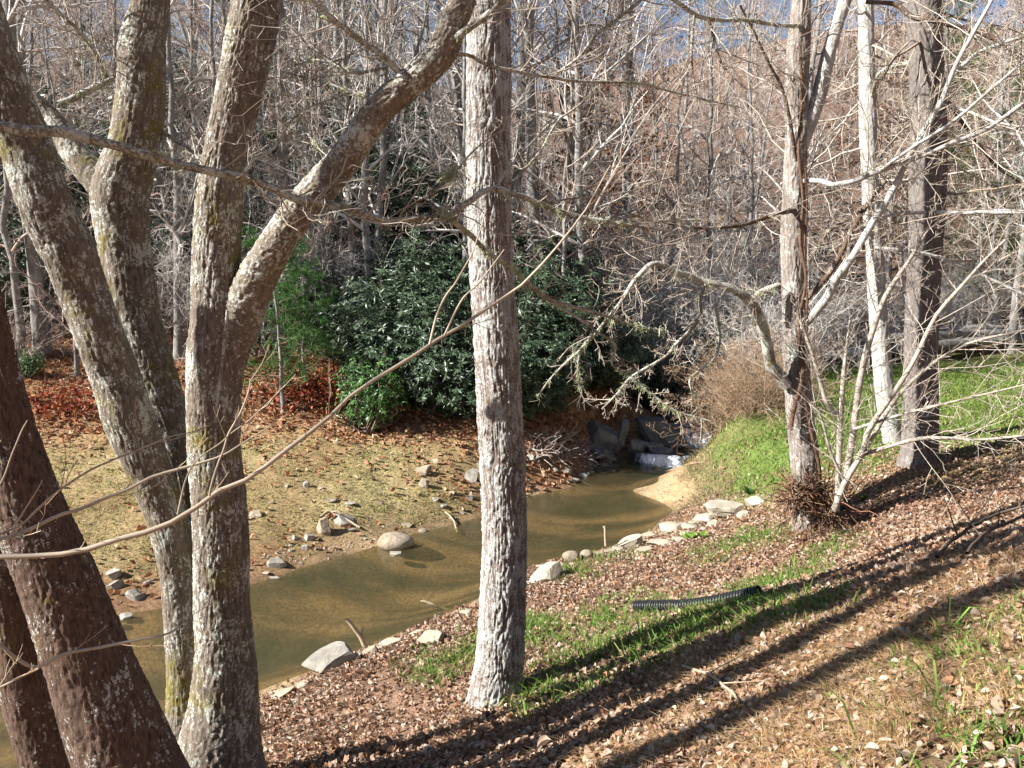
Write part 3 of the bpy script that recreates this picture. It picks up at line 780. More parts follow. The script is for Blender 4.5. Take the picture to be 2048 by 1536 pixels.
# crown above the frame
for pts, Y in [([(515, 0, 30), (600, -700, 30), (720, -1600, 16)], 4.2), ([(301, 0, 24), (322, -300, 20), (300, -1400, 12)], 4.65), ([(940, -100, 18), (1050, -600, 14), (1300, -1300, 8)], 4.0), ([(-60, 0, 24), (-200, -400, 20), (-450, -1200, 10)], 4.0)]:
    q, r_ = px_branch(pts, (Y, Y), 14)
    A1, R1 = spawn(q[None], r_[None], 8, .3, 1, (.7, 2.0), True, (40, 75), .4, 7, .18, .15)
    tubes(tw, A1, R1, 5, twig_cols(len(A1))); A2, R2 = spawn(A1, R1, 5, .2, 1, (.3, .6), False, K=5); tubes(tw, A2, R2, 3, twig_cols(len(A2)))
tw.build('crown', M['twig'], T3, True, org)
# thin vine on the dark stem
b = Buf(); q, r_ = px_branch([(455, 620, 3), (448, 690, 3), (440, 760, 3), (432, 830, 2.6), (430, 900, 2.6), (424, 960, 2)], (4.0, 4.02), 30)
tubes(b, q[None], r_[None], 6); b.build('vine', M['bark_limb'], T3, True, org)

# ---- low pale shoots of a shrub at the left
org = np.array([-2.6, 2.9, float(hz(-2.6, 2.9))])
T4 = thing('bare_shrub', org, 'bare shrub with long pale arching shoots crossing the dark leaning trunk', 'shrub')
PALE = np.array([[0.50, 0.40, 0.28], [0.44, 0.34, 0.24], [0.36, 0.24, 0.15]])
tw = Buf(); b = Buf()
for pts, Y, m in [([(-700, 1500, 9), (-300, 1180, 9), (0, 1112, 8), (70, 1112, 8), (150, 1106, 8), (240, 1078, 8), (330, 1050, 7.5), (400, 1010, 7), (440, 982, 7.5), (500, 958, 7), (560, 908, 6.5), (640, 850, 6), (700, 795, 5.6), (780, 740, 5.2), (860, 690, 5), (900, 665, 5), (960, 625, 4.4), (1030, 580, 4), (1100, 510, 3.4), (1170, 420, 2.6), (1220, 330, 1.8)], (2.75, 3.3), 5),
                ([(860, 690, 4), (878, 620, 3), (915, 555, 2.4), (950, 490, 1.8), (975, 420, 1.2)], (3.05, 3.1), 0), ([(890, 670, 3), (920, 610, 2.6), (970, 550, 2), (1010, 500, 1.4)], (3.06, 3.1), 0),
                ([(-500, 1300, 6), (-200, 1120, 6), (0, 1078, 5.5), (100, 1040, 5.5), (180, 1010, 5), (280, 965, 4.6), (350, 940, 4.4), (420, 920, 3.6), (470, 895, 2.4), (540, 850, 1.4)], (2.8, 3.1), 8),
                ([(-300, 1150, 4), (0, 1070, 3.5), (90, 1005, 3.5), (165, 948, 3), (240, 915, 2.6), (330, 880, 2.2), (420, 850, 1.6)], (2.9, 3.2), 6),
                ([(420, 992, 4), (428, 950, 3.4), (450, 890, 3), (470, 850, 3), (495, 790, 2.6), (500, 760, 1.6)], (2.9, 2.95), 3), ([(355, 1030, 3), (370, 960, 2.6), (395, 920, 2), (450, 880, 1.8), (520, 820, 1.3), (570, 770, 1)], (2.88, 2.95), 2),
                ([(-400, 1100, 6), (-120, 1200, 6), (0, 1290, 5.5), (35, 1318, 5.5), (75, 1335, 5.5), (130, 1307, 5), (200, 1296, 4.6), (270, 1280, 4), (340, 1265, 2.6), (370, 1245, 1.6)], (2.7, 3.0), 5),
                ([(-60, 1390, 4), (0, 1375, 3.6), (40, 1355, 3.4), (80, 1335, 3)], (2.7, 2.75), 3), ([(-20, 1000, 3), (10, 950, 2.6), (40, 870, 2), (55, 840, 1.4)], (2.8, 2.85), 0), ([(15, 1080, 2.4), (50, 1020, 2.2), (85, 960, 1.4)], (2.85, 2.9), 0)]:
    q, r_ = px_branch([(a_, b_, h_ * .72) for a_, b_, h_ in pts], Y, 44)
    q = q + 0.006 * np.stack([vnoise(q * 12, 81), vnoise(q * 12, 82), vnoise(q * 12, 83)], 1)
    b = Buf(); tubes(b, q[None], (r_ * (1 + .12 * fbm(q * 25, 3, 2)))[None], 7, (0.46, 0.38, 0.29)); b.build('stem', M['twig'], T4, True, org)
    if m: twigs(tw, q[12:], r_[12:], m, 2, 0, (0.08, 0.28), up=.35, ang=(30, 55), cap=.004, pal=PALE, wig=.1)
tw.build('crown', M['twig'], T4, True, org)

# ---- right trees
org = P(1612, 1068, 8.8); org[2] = hz(org[0], org[1])
T5 = thing('vine_wrapped_tree', org, 'forked grey tree wrapped in a shaggy brown vine with a root burl at its base', 'tree')
b = Buf()
trunk_mesh(b, [(1605, -700, 10), (1603, -250, 14), (1602, 0, 18), (1598, 80, 21), (1595, 150, 21), (1594, 250, 20), (1590, 350, 21), (1587, 450, 24), (1587, 500, 24), (1589, 650, 23), (1594, 750, 25), (1602, 850, 26), (1613, 950, 29), (1612, 1010, 27), (1610, 1060, 26), (1608, 1100, 34), (1607, 1140, 42)], 8.8, 100, 440, 0.009, 34, 0.08, 0.06, 75)
b.build('trunk', M['bark_vine'], T5, True, org)
b = Buf()
trunk_mesh(b, [(1740, -300, 8), (1700, -60, 11), (1690, 0, 12), (1676, 44, 12), (1656, 113, 13), (1638, 191, 14), (1620, 240, 15), (1598, 300, 14)], 8.8, 48, 160, 0.004, 30, 0.4, 0.06, 77)
b.build('limb', M['bark_pale'], T5, True, org)
VINE = (0.15, 0.09, 0.06)
for pts, hw in [([(1625, 1000), (1640, 950), (1626, 880), (1610, 800), (1602, 720), (1598, 640), (1612, 560), (1600, 480), (1606, 400), (1597, 300), (1604, 200), (1600, 90)], 3.2), ([(1580, 860), (1590, 810), (1604, 760), (1602, 690)], 4.5), ([(1612, 700), (1614, 600), (1609, 500), (1613, 420), (1610, 330)], 2.8)]:
    b = Buf()
    q, r_ = px_branch([(x, y, hw) for x, y in pts], (8.6, 8.62), 60)
    tubes(b, q[None], (r_ * (1 + .3 * fbm(q * 20, 3, 2)))[None], 8, VINE)
    hA, hR = spawn(q[None], r_[None] * .15, 260, 0, 1, (.03, .09), True, (40, 90), 1, 3, .3, 0, .5, .0015)
    tubes(b, hA, hR, 3, VINE)
    b.build('vine', M['twig'], T5, True, org)
b = Buf()       # tangle of roots and dead vine at the base
c0 = P(1600, 985, 8.62)
for c1, n, s in [(c0, 150, .22), (P(1640, 1010, 8.6), 150, .30), (P(1590, 990, 8.55), 90, .15)]:
    st = c1 + rng.normal(0, s * .35, (n, 3)); d = norm(rng.normal(size=(n, 3)) + np.array([.3, 0, -.1]))
    C = st[:, None, :] + np.cumsum(norm(d[:, None, :] + np.cumsum(rng.normal(0, .35, (n, 7, 3)), 1)), 1) * s * .22
    tubes(b, C, np.linspace(1, .4, 7)[None] * rng.uniform(.004, .011, (n, 1)), 4, twig_cols(n, np.array([[.22, .11, .07], [.15, .08, .05], [.3, .2, .13]])))
b.build('root_tangle', M['twig'], T5, True, org)
tw = Buf()
RB = [([(1601, 661, 10), (1621, 637, 9.5), (1640, 615, 9), (1656, 596, 9), (1669, 561, 8.5), (1690, 538, 8), (1710, 508, 7.5), (1744, 448, 7), (1789, 376, 6.5), (1816, 318, 6), (1881, 205, 5), (1912, 130, 4.4), (1946, 68, 4), (1984, 0, 3.5), (2020, -70, 3)], (8.7, 7.6), 'bark_pale', 14, (.2, .9)),
      ([(1575, 770, 13), (1545, 735, 12), (1535, 695, 11.5), (1528, 660, 11), (1519, 632, 10.5), (1502, 602, 10), (1468, 580, 8.5), (1410, 565, 7.5), (1375, 550, 7), (1348, 544, 6.5), (1320, 528, 6.5), (1296, 533, 6), (1265, 566, 5), (1248, 597, 4.4), (1214, 638, 3.4), (1180, 680, 2)], (8.7, 7.6), 'bark_limb', 26, (.12, .55)),
      ([(1505, 598, 7), (1525, 583, 7), (1560, 570, 5)], (8.6, 8.65), 'bark_limb', 3, (.1, .3)),
      ([(1410, 565, 4), (1400, 600, 4), (1398, 640, 3.6), (1350, 690, 3.4), (1330, 714, 3), (1265, 753, 3), (1238, 784, 2.4), (1204, 818, 1.6)], (8.2, 7.7), 'bark_limb', 16, (.1, .4)),
      ([(1265, 756, 2.6), (1310, 794, 2.4), (1350, 821, 2), (1420, 842, 1.5)], (7.7, 7.6), 'bark_limb', 9, (.1, .3)),
      ([(1430, 600, 3), (1440, 680, 2.6), (1425, 720, 2.4), (1380, 760, 2), (1395, 800, 1.5)], (8.2, 8.0), 'bark_limb', 9, (.1, .35)),
      ([(1590, 420, 5), (1553, 428, 4.6), (1500, 446, 4.2), (1450, 455, 3.8), (1382, 455, 3), (1300, 440, 1.6)], (8.7, 7.2), 'bark_dark', 14, (.15, .6)),
      ([(1590, 320, 4), (1584, 267, 3.8), (1567, 185, 3.4), (1539, 130, 3), (1515, 79, 2.6), (1480, 10, 2.2)], (8.7, 8.2), 'bark_dark', 9, (.15, .6)),
      ([(1601, 52, 4), (1560, 51, 4), (1495, 41, 4), (1416, 38, 4.2), (1358, 7, 4), (1300, -40, 3)], (8.7, 7.4), 'bark_limb', 12, (.15, .6)),
      ([(1416, 38, 3.4), (1427, 75, 3.2), (1437, 113, 3), (1454, 147, 2)], (7.6, 7.5), 'bark_dark', 5, (.1, .3)), ([(1389, 30, 3), (1385, 70, 2.6), (1382, 103, 2.4), (1386, 150, 2), (1395, 200, 1.4)], (7.5, 7.4), 'bark_dark', 6, (.1, .3)),
      ([(1606, 362, 5), (1640, 362, 5), (1666, 369, 5), (1707, 362, 5), (1758, 342, 5), (1861, 304, 4.8), (1929, 277, 4.4), (1980, 253, 4.2), (2048, 205, 4), (2120, 150, 3)], (8.7, 7.2), 'bark_pale', 18, (.2, .8)),
      ([(1758, 342, 3.6), (1826, 294, 3.4), (1902, 246, 3.2), (1980, 180, 3), (2048, 123, 2.6), (2120, 60, 2)], (8.0, 7.3), 'bark_pale', 9, (.2, .7)),
      ([(1610, 600, 6), (1660, 545, 5.5), (1700, 470, 5), (1740, 400, 4.6), (1772, 360, 4)], (8.7, 8.4), 'bark_dark', 8, (.15, .5))]
for pts, Y, mt, m, ln in RB:
    q, r_, o = branch(T5, org, pts, Y, M[mt], 26, 7)
    twigs(tw, q, r_, int(m * 1.5), 5, 3, ln, up=.04, cap=.011, wig=.14, rm=.0042)
    if mt != 'bark_limb': twigs(tw, q, r_, max(4, m // 2), 4, 3, (.5, 1.5), up=.06, cap=.011, wig=.07, rm=.0042)
    if mt == 'bark_limb': lichen_tufts(tw, q, r_, 16, 0.06)
A1, R1 = spawn(np.array([px_branch([(1594, 500, 8), (1602, 0, 8), (1605, -700, 8)], (8.8, 8.8), 20)[0]]), np.full((1, 20), .02), 26, 0, 1, (.6, 1.8), True, (45, 80), .5, 7, .15, .08)
tubes(tw, A1, R1, 4, twig_cols(len(A1))); A2, R2 = spawn(A1, R1, 6, .15, 1, (.3, .6), False, K=5); tubes(tw, A2, R2, 3, twig_cols(len(A2)))
A3, R3 = spawn(A2, R2, 4, .15, 1, (.3, .6), False, K=4); tubes(tw, A3, R3, 3, twig_cols(len(A3)))
tw.build('crown', M['twig'], T5, True, org)

def simple_tree(name, label, pts, Y, mat, brs, base, S=64, rings=360, ridge=.007, rf=24, zf=.14, seed=1, crown=20, cl_=(.7, 2.2)):
    org = np.array(P(base[0], base[1], Y)); org[2] = hz(org[0], org[1])
    T = thing(name, org, label, 'tree')
    b = Buf(); PPt, Rt = trunk_mesh(b, pts, Y, S, rings, ridge, rf, zf, .05, seed)
    b.build('trunk', mat, T, True, org)
    tw = Buf()
    for p_, yy, mt, m, ln in brs:
        q, r_, o = branch(T, org, p_, yy, M[mt], 22, 7)
        twigs(tw, q, r_, int(m * 1.6), 5, 3, ln, up=.05, cap=.011, wig=.13, rm=.0042)
        twigs(tw, q, r_, max(4, m // 2), 4, 3, (.6, 1.6), up=.06, cap=.011, wig=.07, rm=.0042)
    n = len(PPt)
    A1, R1 = spawn(PPt[None, :int(n * .45)][:, ::6], np.minimum(Rt[:int(n * .45)], .04)[None][:, ::6], crown, 0, 1, cl_, True, (45, 80), .5, 7, .14, .1)
    tubes(tw, A1, R1, 4, twig_cols(len(A1))); A2, R2 = spawn(A1, R1, 6, .15, 1, (.3, .6), False, K=5); tubes(tw, A2, R2, 3, twig_cols(len(A2)))
    A3, R3 = spawn(A2, R2, 4, .15, 1, (.3, .6), False, K=4); tubes(tw, A3, R3, 3, twig_cols(len(A3)))
    tw.build('crown', M['twig'], T, True, org)
    return T
simple_tree('white_barked_tree', 'slim whitish-barked tree leaning on the green lawn edge', [(1728, -600, 7), (1730, -250, 11), (1732, 0, 14), (1733, 100, 14.5), (1736, 250, 16), (1742, 400, 16), (1749, 500, 16), (1757, 640, 17.5), (1772, 800, 18.5), (1785, 870, 20), (1792, 900, 23), (1797, 930, 30)], 12.0, M['bark_pale'],
            [([(1745, 192, 4), (1758, 150, 4), (1792, 130, 4.5), (1823, 130, 4)], (11.9, 10), 'bark_limb', 6, (.2, .6)), ([(1745, 400, 4), (1690, 440, 4), (1660, 460, 3.5), (1620, 520, 2)], (11.9, 11.5), 'bark_dark', 6, (.2, .6)), ([(1740, 350, 3), (1800, 260, 3), (1850, 180, 2)], (12, 12.5), 'bark_pale', 5, (.2, .6))], (1795, 898), seed=85, crown=26)
simple_tree('rough_barked_tree', 'thick dark rough-barked tree at the top of the leafy bank', [(1860, -600, 20), (1852, -250, 26), (1849, 0, 29), (1851, 100, 30), (1857, 250, 31), (1855, 350, 34), (1853, 430, 32), (1851, 500, 30), (1843, 640, 30), (1842, 800, 32), (1839, 900, 35), (1836, 935, 42), (1834, 970, 55)], 9.6, M['bark_rough'],
            [([(1875, 425, 4), (1930, 425, 4), (2048, 425, 4), (2150, 430, 3)], (9.3, 8.4), 'bark_pale', 10, (.2, .7)), ([(1850, 425, 3.4), (1790, 428, 3.2), (1758, 441, 3), (1700, 470, 2)], (9.3, 9.0), 'bark_pale', 6, (.2, .5)),
             ([(1731, 3, 4), (1792, 10, 4.4), (1826, 34, 5), (1878, 44, 5), (1963, 65, 5), (2014, 92, 4.6), (2060, 125, 4)], (9.0, 8.4), 'bark_dark', 10, (.2, .7)),
             ([(1880, 190, 4), (1895, 164, 4), (1946, 113, 3.6), (1997, 89, 3.2), (2048, 73, 3)], (9.4, 8.6), 'bark_pale', 8, (.2, .6)),
             ([(1748, 496, 3.6), (1809, 500, 3.6), (1870, 512, 3.6), (1929, 534, 3.2), (1997, 565, 3), (2048, 589, 2.6)], (8.8, 8.2), 'bark_pale', 9, (.2, .6)),
             ([(1885, 200, 5), (1905, 215, 5), (1930, 250, 4), (1990, 330, 2.5), (2048, 370, 2)], (9.6, 9.9), 'bark_dark', 7, (.2, .6))], (1836, 938), S=120, rings=440, ridge=.0095, rf=36, zf=.2, seed=95, crown=14)

# multi-stemmed sapling beside the vine tree
org = P(1672, 1018, 8.4); org[2] = hz(org[0], org[1])
T6 = thing('sapling', org, 'bare multi-stemmed sapling fanning up beside the vine-wrapped tree', 'sapling')
tw = Buf()
PALE2 = np.array([[0.58, 0.51, 0.43], [0.5, 0.43, 0.35], [0.40, 0.32, 0.27]])
for pts, Y, m in [([(1686, 985, 8), (1692, 961, 7.5), (1707, 859, 7), (1724, 739, 6.5), (1751, 644, 6), (1775, 585, 5), (1823, 514, 4), (1860, 450, 3)], (8.4, 8.2), 16), ([(1672, 1018, 7), (1676, 978, 6.5), (1681, 835, 6), (1686, 763, 5), (1690, 720, 3.5), (1700, 640, 2)], (8.4, 8.4), 10),
                  ([(1668, 1022, 7), (1690, 965, 6.5), (1724, 907, 6), (1738, 859, 5.5), (1785, 790, 5), (1826, 725, 4.5), (1871, 633, 4), (1912, 585, 3.6), (1963, 527, 2.6), (2010, 480, 1.8)], (8.35, 7.8), 18),
                  ([(1724, 910, 4.5), (1792, 889, 4.2), (1854, 876, 4), (1963, 879, 3), (2060, 870, 2)], (8.3, 7.6), 14), ([(1725, 905, 6), (1752, 862, 5), (1790, 800, 4), (1850, 740, 3.4), (1930, 690, 3), (2048, 660, 2)], (8.4, 8.0), 14),
                  ([(1681, 835, 5), (1655, 810, 5), (1640, 760, 4.6), (1622, 700, 4), (1600, 640, 3)], (8.4, 8.3), 8), ([(1707, 859, 3.6), (1800, 830, 3), (1900, 805, 2.4), (2048, 770, 1.6)], (8.3, 7.7), 12), ([(1690, 965, 3), (1660, 900, 3), (1640, 830, 2.4), (1600, 780, 1.6)], (8.3, 8.1), 8)]:
    q, r_, o = branch(T6, org, pts, Y, M['twig'], 22, 7, name='stem', lump=False)
    twigs(tw, q, r_, int(m * 1.3), 4, 2, (.25, 1.0), up=.1, cap=.009, wig=.1, rm=.004, pal=PALE2, ang=(35, 70))
tw.build('crown', M['twig'], T6, True, org)
exec_rest = True

# ------------------------------------------------------------------ background woods
def forest_proto(name, H, r0, n1, seed, lean=0.05, low=0.18, pal=TWIGC, leaves=0, leafc=None, fork=False, spread=.22):
    global rng
    rng = np.random.default_rng(seed)
    T = thing(name, (0, 0, -500), 'prototype', 'tree')
    K = 16
    z = np.linspace(0, H, K)
    wob = np.cumsum(rng.normal(0, lean * H / K, (K, 2)), 0); wob -= wob[0]
    S_ = np.c_[wob, z][None]
    R_ = (r0 * np.linspace(1, .12, K) ** .8)[None]
    R_[:, 0] *= 1.35
    if fork:
        q, r_ = spawn(S_, R_, 2, .3, .45, (.5, .65), False, (14, 24), .75, K, .05, .25, .15)
        S_ = np.concatenate([S_, q]); R_ = np.concatenate([R_, r_])
    b = Buf(); tubes(b, S_, R_, 10)
    b.build('trunk', M['bark_forest'], T)
    tw = Buf()
    A1, R1 = spawn(S_, R_, n1, low, 1, (spread * .5, spread * 1.2), False, (35, 75), .5, 8, .16, .12, .25, .005)
    tubes(tw, A1, R1, 4, twig_cols(len(A1), pal))
    A2, R2 = spawn(A1, R1, 6, .15, 1, (.3, .6), False, (30, 65), .6, 6, .2, .08, .35, .0042); tubes(tw, A2, R2, 3, twig_cols(len(A2), pal))
    A3, R3 = spawn(A2, R2, 5, .15, 1, (.35, .65), False, (30, 65), .7, 4, .2, .05, .4, .0034); tubes(tw, A3, R3, 3, twig_cols(len(A3), pal))
    A4, R4 = spawn(A3, R3, 1, .3, 1, (.4, .8), False, (30, 60), .8, 3, .2, .05, .5, .003); tubes(tw, A4, R4, 3, twig_cols(len(A4), pal))
    tw.build('crown', M['twig'], T)
    if leaves:
        lb = Buf()
        k = rng.integers(0, len(A3), leaves)
        leaf_cards(lb, A3[k, 3], rng.normal(size=(leaves, 3)), .11, .06, leafc)
        lb.build('leaves', M['leaf'], T, False)
    return T

def leaf_full(buf, pos, nrm, L, Wd, pal, curl=.5):
    n = len(pos); nrm = norm(nrm); d = norm(np.cross(nrm, rng.normal(size=(n, 3)))); s = norm(np.cross(nrm, d)); nn = np.cross(d, s)
    l = L * rng.uniform(.6, 1.35, (n, 1)); w = Wd * rng.uniform(.7, 1.25, (n, 1)) * l / L; c1 = curl * w * rng.normal(.7, .7, (n, 1)); c2 = curl * l * rng.normal(.2, .5, (n, 1))
    prof = [(-.5, 0), (-.28, .36), (.05, .5), (.33, .27), (.5, 0), (.33, -.27), (.05, -.5), (-.28, -.36)]
    vs = [pos + d * l * .02]
    for a, b_ in prof:
        j = 1 + rng.normal(0, .16, (n, 1))
        vs.append(pos + d * l * a + s * w * b_ * j + nn * (c1 * abs(b_) * 1.6 + c2 * a * a * 2))
    V = np.stack(vs, 1); base = np.arange(n)[:, None] * 9
    tri = np.stack([base + np.array([0, 1 + k, 1 + (k + 1) % 8]) for k in range(8)], 1).reshape(-1, 3)
    pal = np.asarray(pal, float); col = pal[rng.integers(0, len(pal), n)] * (1 + rng.normal(0, .18, (n, 1)))
    buf.add(V, tris=tri, col=np.repeat(np.clip(col, .005, .9), 9, 0))

def leaf_cards(buf, pos, nrm, L, Wd, pal, curl=0.35, updir=None):
    """N small folded leaves; six vertices each"""
    n = len(pos)
    nrm = norm(nrm)
    d = norm(np.cross(nrm, rng.normal(size=(n, 3)))) if updir is None else norm(updir)
    s = norm(np.cross(nrm, d)); nn = np.cross(d, s)
    sz = rng.uniform(.65, 1.3, (n, 1))
    l = L * sz; w = Wd * sz * rng.uniform(.75, 1.2, (n, 1)); c = curl * w * rng.normal(1, .8, (n, 1))
    m0 = pos - d * l * .5; m2 = pos + d * l * .5
    V = np.stack([m0, m2 + nn * c * .6, pos + s * w * .5 + nn * c - d * l * .05, pos - s * w * .5 + nn * c - d * l * .05, pos + d * l * .12], 1)
    base = np.arange(n)[:, None] * 5
    tri = np.stack([base + np.array([0, 2, 4]), base + np.array([2, 1, 4]), base + np.array([0, 4, 3]), base + np.array([4, 1, 3])], 1).reshape(-1, 3)
    pal = np.asarray(pal, float)
    col = pal[rng.integers(0, len(pal), n)] * (1 + rng.normal(0, .18, (n, 1)))
    buf.add(V, tris=tri, col=np.repeat(np.clip(col, .005, .9), 5, 0))

GREYT = np.array([[0.62, 0.58, 0.54], [0.54, 0.50, 0.46], [0.68, 0.64, 0.60], [0.42, 0.36, 0.32]])
BROWNT = np.array([[0.54, 0.44, 0.38], [0.46, 0.35, 0.30], [0.58, 0.51, 0.45], [0.40, 0.28, 0.23]])
RUST = [[0.30, 0.13, 0.05], [0.24, 0.11, 0.05], [0.36, 0.18, 0.07], [0.20, 0.10, 0.06]]
PR = [forest_proto('slender_tree', 15, .13, 26, 101, pal=GREYT), forest_proto('slender_tree', 13, .10, 24, 102, lean=.09, pal=BROWNT), forest_proto('forked_tree', 16, .15, 13, 103, pal=GREYT, fork=True),
      forest_proto('slender_tree', 11, .07, 26, 104, lean=.10, low=.08, pal=BROWNT), forest_proto('rusty_leaved_tree', 10, .09, 22, 105, pal=BROWNT, leaves=3400, leafc=RUST, low=.1), forest_proto('understory_tree', 6.5, .05, 26, 106, lean=.12, low=.06, pal=GREYT, spread=.36),
      forest_proto('slender_tree', 18, .17, 22, 107, lean=.03, low=.35, pal=GREYT)]

def shrub_proto(name, H, ns, seed, pal, spread=.5, m=(9, 6, 3), rad=.012):
    global rng
    rng = np.random.default_rng(seed)
    T = thing(name, (0, 0, -500), 'prototype', 'shrub')
    base = np.c_[rng.normal(0, .18, (ns, 2)), np.full(ns, -.05)]
    d = norm(np.c_[rng.normal(0, spread, (ns, 2)), np.ones(ns)])
    K = 9
    st = np.cumsum(rng.normal(0, .1, (ns, K - 1, 3)), 1)
    D = norm(d[:, None, :] + st + np.array([0, 0, -.35]) * np.linspace(0, 1, K - 1)[None, :, None])
    L = H * rng.uniform(.6, 1.15, ns)
    C = np.concatenate([base[:, None, :], base[:, None, :] + np.cumsum(D * (L / (K - 1))[:, None, None], 1)], 1)
    R = rad * rng.uniform(.7, 1.3, (ns, 1)) * np.linspace(1, .3, K)[None]
    b = Buf(); tubes(b, C, R, 5, twig_cols(ns, pal)); b.build('stems', M['twig'], T)
    tw = Buf()
    A1, R1 = spawn(C, R, m[0], .12, 1, (.2, .5), False, (30, 70), .6, 6, .22, .03, .35, .004); tubes(tw, A1, R1, 3, twig_cols(len(A1), pal))
    A2, R2 = spawn(A1, R1, m[1], .1, 1, (.3, .7), False, (30, 70), .7, 5, .25, -.02, .4, .0034); tubes(tw, A2, R2, 3, twig_cols(len(A2), pal))
    if m[2]:
        A3, R3 = spawn(A2, R2, m[2], .1, 1, (.3, .7), False, (30, 70), .8, 3, .25, -.05, .5, .003); tubes(tw, A3, R3, 3, twig_cols(len(A3), pal))
    tw.build('twigs', M['twig'], T)
    return T
TANT = np.array([[0.42, 0.32, 0.22], [0.34, 0.22, 0.14], [0.3, 0.19, 0.12]])
SH = [shrub_proto('bare_thicket', 2.6, 16, 201, GREYT), shrub_proto('bare_thicket', 3.4, 12, 202, GREYT, .35), shrub_proto('brown_brush', 1.5, 26, 203, TANT, .6, (9, 5, 2), .007), shrub_proto('bare_thicket', 2.0, 18, 204, BROWNT, .7)]

def rhodo_proto(name, rx, rz_, nw, seed, leaf_pal, L=.13, Wd=.038, k=9, whorl=True):
    global rng
    rng = np.random.default_rng(seed)
    T = thing(name, (0, 0, -500), 'prototype', 'shrub')
    d = norm(rng.normal(size=(nw, 3)) * np.array([1, 1, .9]))
    lob = 1 + .55 * fbm(d * 3.2 + seed, seed, 3)
    r = rng.random(nw) ** .42 * lob
    c = d * r[:, None] * np.array([rx, rx, rz_]); c[:, 2] += rz_ * .85
    c = c[c[:, 2] > .05]; d = norm(c - np.array([0, 0, rz_ * .3])); nw = len(c)
    ax = norm(d + rng.normal(0, .35, (nw, 3)) + np.array([0, 0, .35]))
    u = norm(np.cross(ax, np.array([.3, .9, .1]))); v = np.cross(ax, u)
    a = rng.random((nw, 1)) * 6.28 + np.arange(k)[None] * 6.283 / k + rng.normal(0, .2, (nw, k))
    rad = u[:, None] * np.cos(a)[..., None] + v[:, None] * np.sin(a)[..., None]
    el = rng.uniform(-.5, .55, (nw, k, 1))
    ld = norm(rad + ax[:, None] * el + np.array([0, 0, -.18]))
    pos = c[:, None] + ld * L * .55
    nr = norm(ax[:, None] - ld * (ax[:, None] * ld).sum(-1, keepdims=True) + rng.normal(0, .15, ld.shape))
    lb = Buf(); leaf_cards(lb, pos.reshape(-1, 3), nr.reshape(-1, 3), L, Wd, leaf_pal, -.25, ld.reshape(-1, 3))
    lb.build('foliage', M['gloss_leaf'], T, False)
    b = Buf(); n = 60
    e = c[rng.integers(0, nw, n)]; s0 = np.c_[rng.normal(0, .15, (n, 2)), np.zeros(n)]
    mid = s0 * .5 + e * .5 + np.c_[rng.normal(0, .12, (n, 2)), np.full(n, -.1)]
    tubes(b, np.stack([s0, mid, e], 1), np.broadcast_to([.02, .013, .006], (n, 3)), 4, (0.2, 0.15, 0.11)); b.build('stems', M['twig'], T)
    return T
RG = [[0.065, 0.105, 0.052], [0.05, 0.088, 0.044], [0.085, 0.13, 0.065], [0.042, 0.072, 0.037]]
BG = [[0.075, 0.17, 0.035], [0.09, 0.2, 0.04], [0.055, 0.13, 0.035]]
RH = [rhodo_proto('rhododendron', 1.25, 1.15, 1250, 301, RG), rhodo_proto('rhododendron', 1.0, 1.45, 1150, 302, RG), rhodo_proto('rhododendron', 1.5, 1.0, 1350, 303, RG), rhodo_proto('glossy_shrub', .55, .6, 700, 304, BG, .06, .026, 6)]

def pine_proto(name, H, seed, pal, tuft=6, nb=46, spread=.32, Ln=.10, soft=False):
    global rng
    rng = np.random.default_rng(seed)
    T = thing(name, (0, 0, -500), 'prototype', 'tree')
    K = 8; S_ = np.c_[np.cumsum(rng.normal(0, .01 * H, (K, 2)), 0), np.linspace(0, H, K)][None]; R_ = (.014 * H * np.linspace(1, .15, K))[None]
    b = Buf(); tubes(b, S_, R_, 7); b.build('trunk', M['bark_forest'], T)
    A1, R1 = spawn(S_, R_, nb, .12, 1, (spread * .6, spread), False, (65, 95), .35, 7, .08, .08, .3, .004)
    A2, R2 = spawn(A1, R1, 6, .25, 1, (.25, .5), False, (35, 60), .6, 4, .1, .05, .4, .003)
    cb = Buf(); tubes(cb, A1, R1, 3, (.2, .15, .1)); tubes(cb, A2, R2, 3, (.2, .15, .1))
    pts = np.concatenate([A2[:, 1:].reshape(-1, 3), A1[:, 3:].reshape(-1, 3)]); ax = np.concatenate([np.repeat(norm(A2[:, -1] - A2[:, 0]), 3, 0), np.repeat(norm(A1[:, -1] - A1[:, 3]), 4, 0)])
    n = len(pts); dirs = norm(ax[:, None] * .8 + rng.normal(0, .6, (n, tuft * 2, 3)))
    a0 = np.repeat(pts, tuft * 2, 0); d0 = dirs.reshape(-1, 3); l = Ln * rng.uniform(.6, 1.2, (len(a0), 1)); side = norm(np.cross(d0, rng.normal(size=d0.shape))) * .0035 * (Ln / .1)
    V = np.stack([a0 - side, a0 + side, a0 + d0 * l], 1); col = np.asarray(pal)[rng.integers(0, len(pal), len(a0))] * (1 + rng.normal(0, .2, (len(a0), 1)))
    nb_ = Buf(); nb_.add(V, tris=np.arange(len(a0) * 3).reshape(-1, 3), col=np.repeat(np.clip(col, .005, 1), 3, 0)); nb_.build('needles', M['needle'], T, False)
    cb.build('branches', M['twig'], T)
    return T
PN = [pine_proto('pine_sapling', 2.7, 401, [[.07, .19, .035], [.09, .23, .045], [.05, .14, .035]], 7, 46, .42, .11), pine_proto('tall_pine', 16, 402, [[.10, .17, .05], [.13, .2, .06], [.08, .13, .05]], 5, 60, .2, .35)]
rng = np.random.default_rng(77)

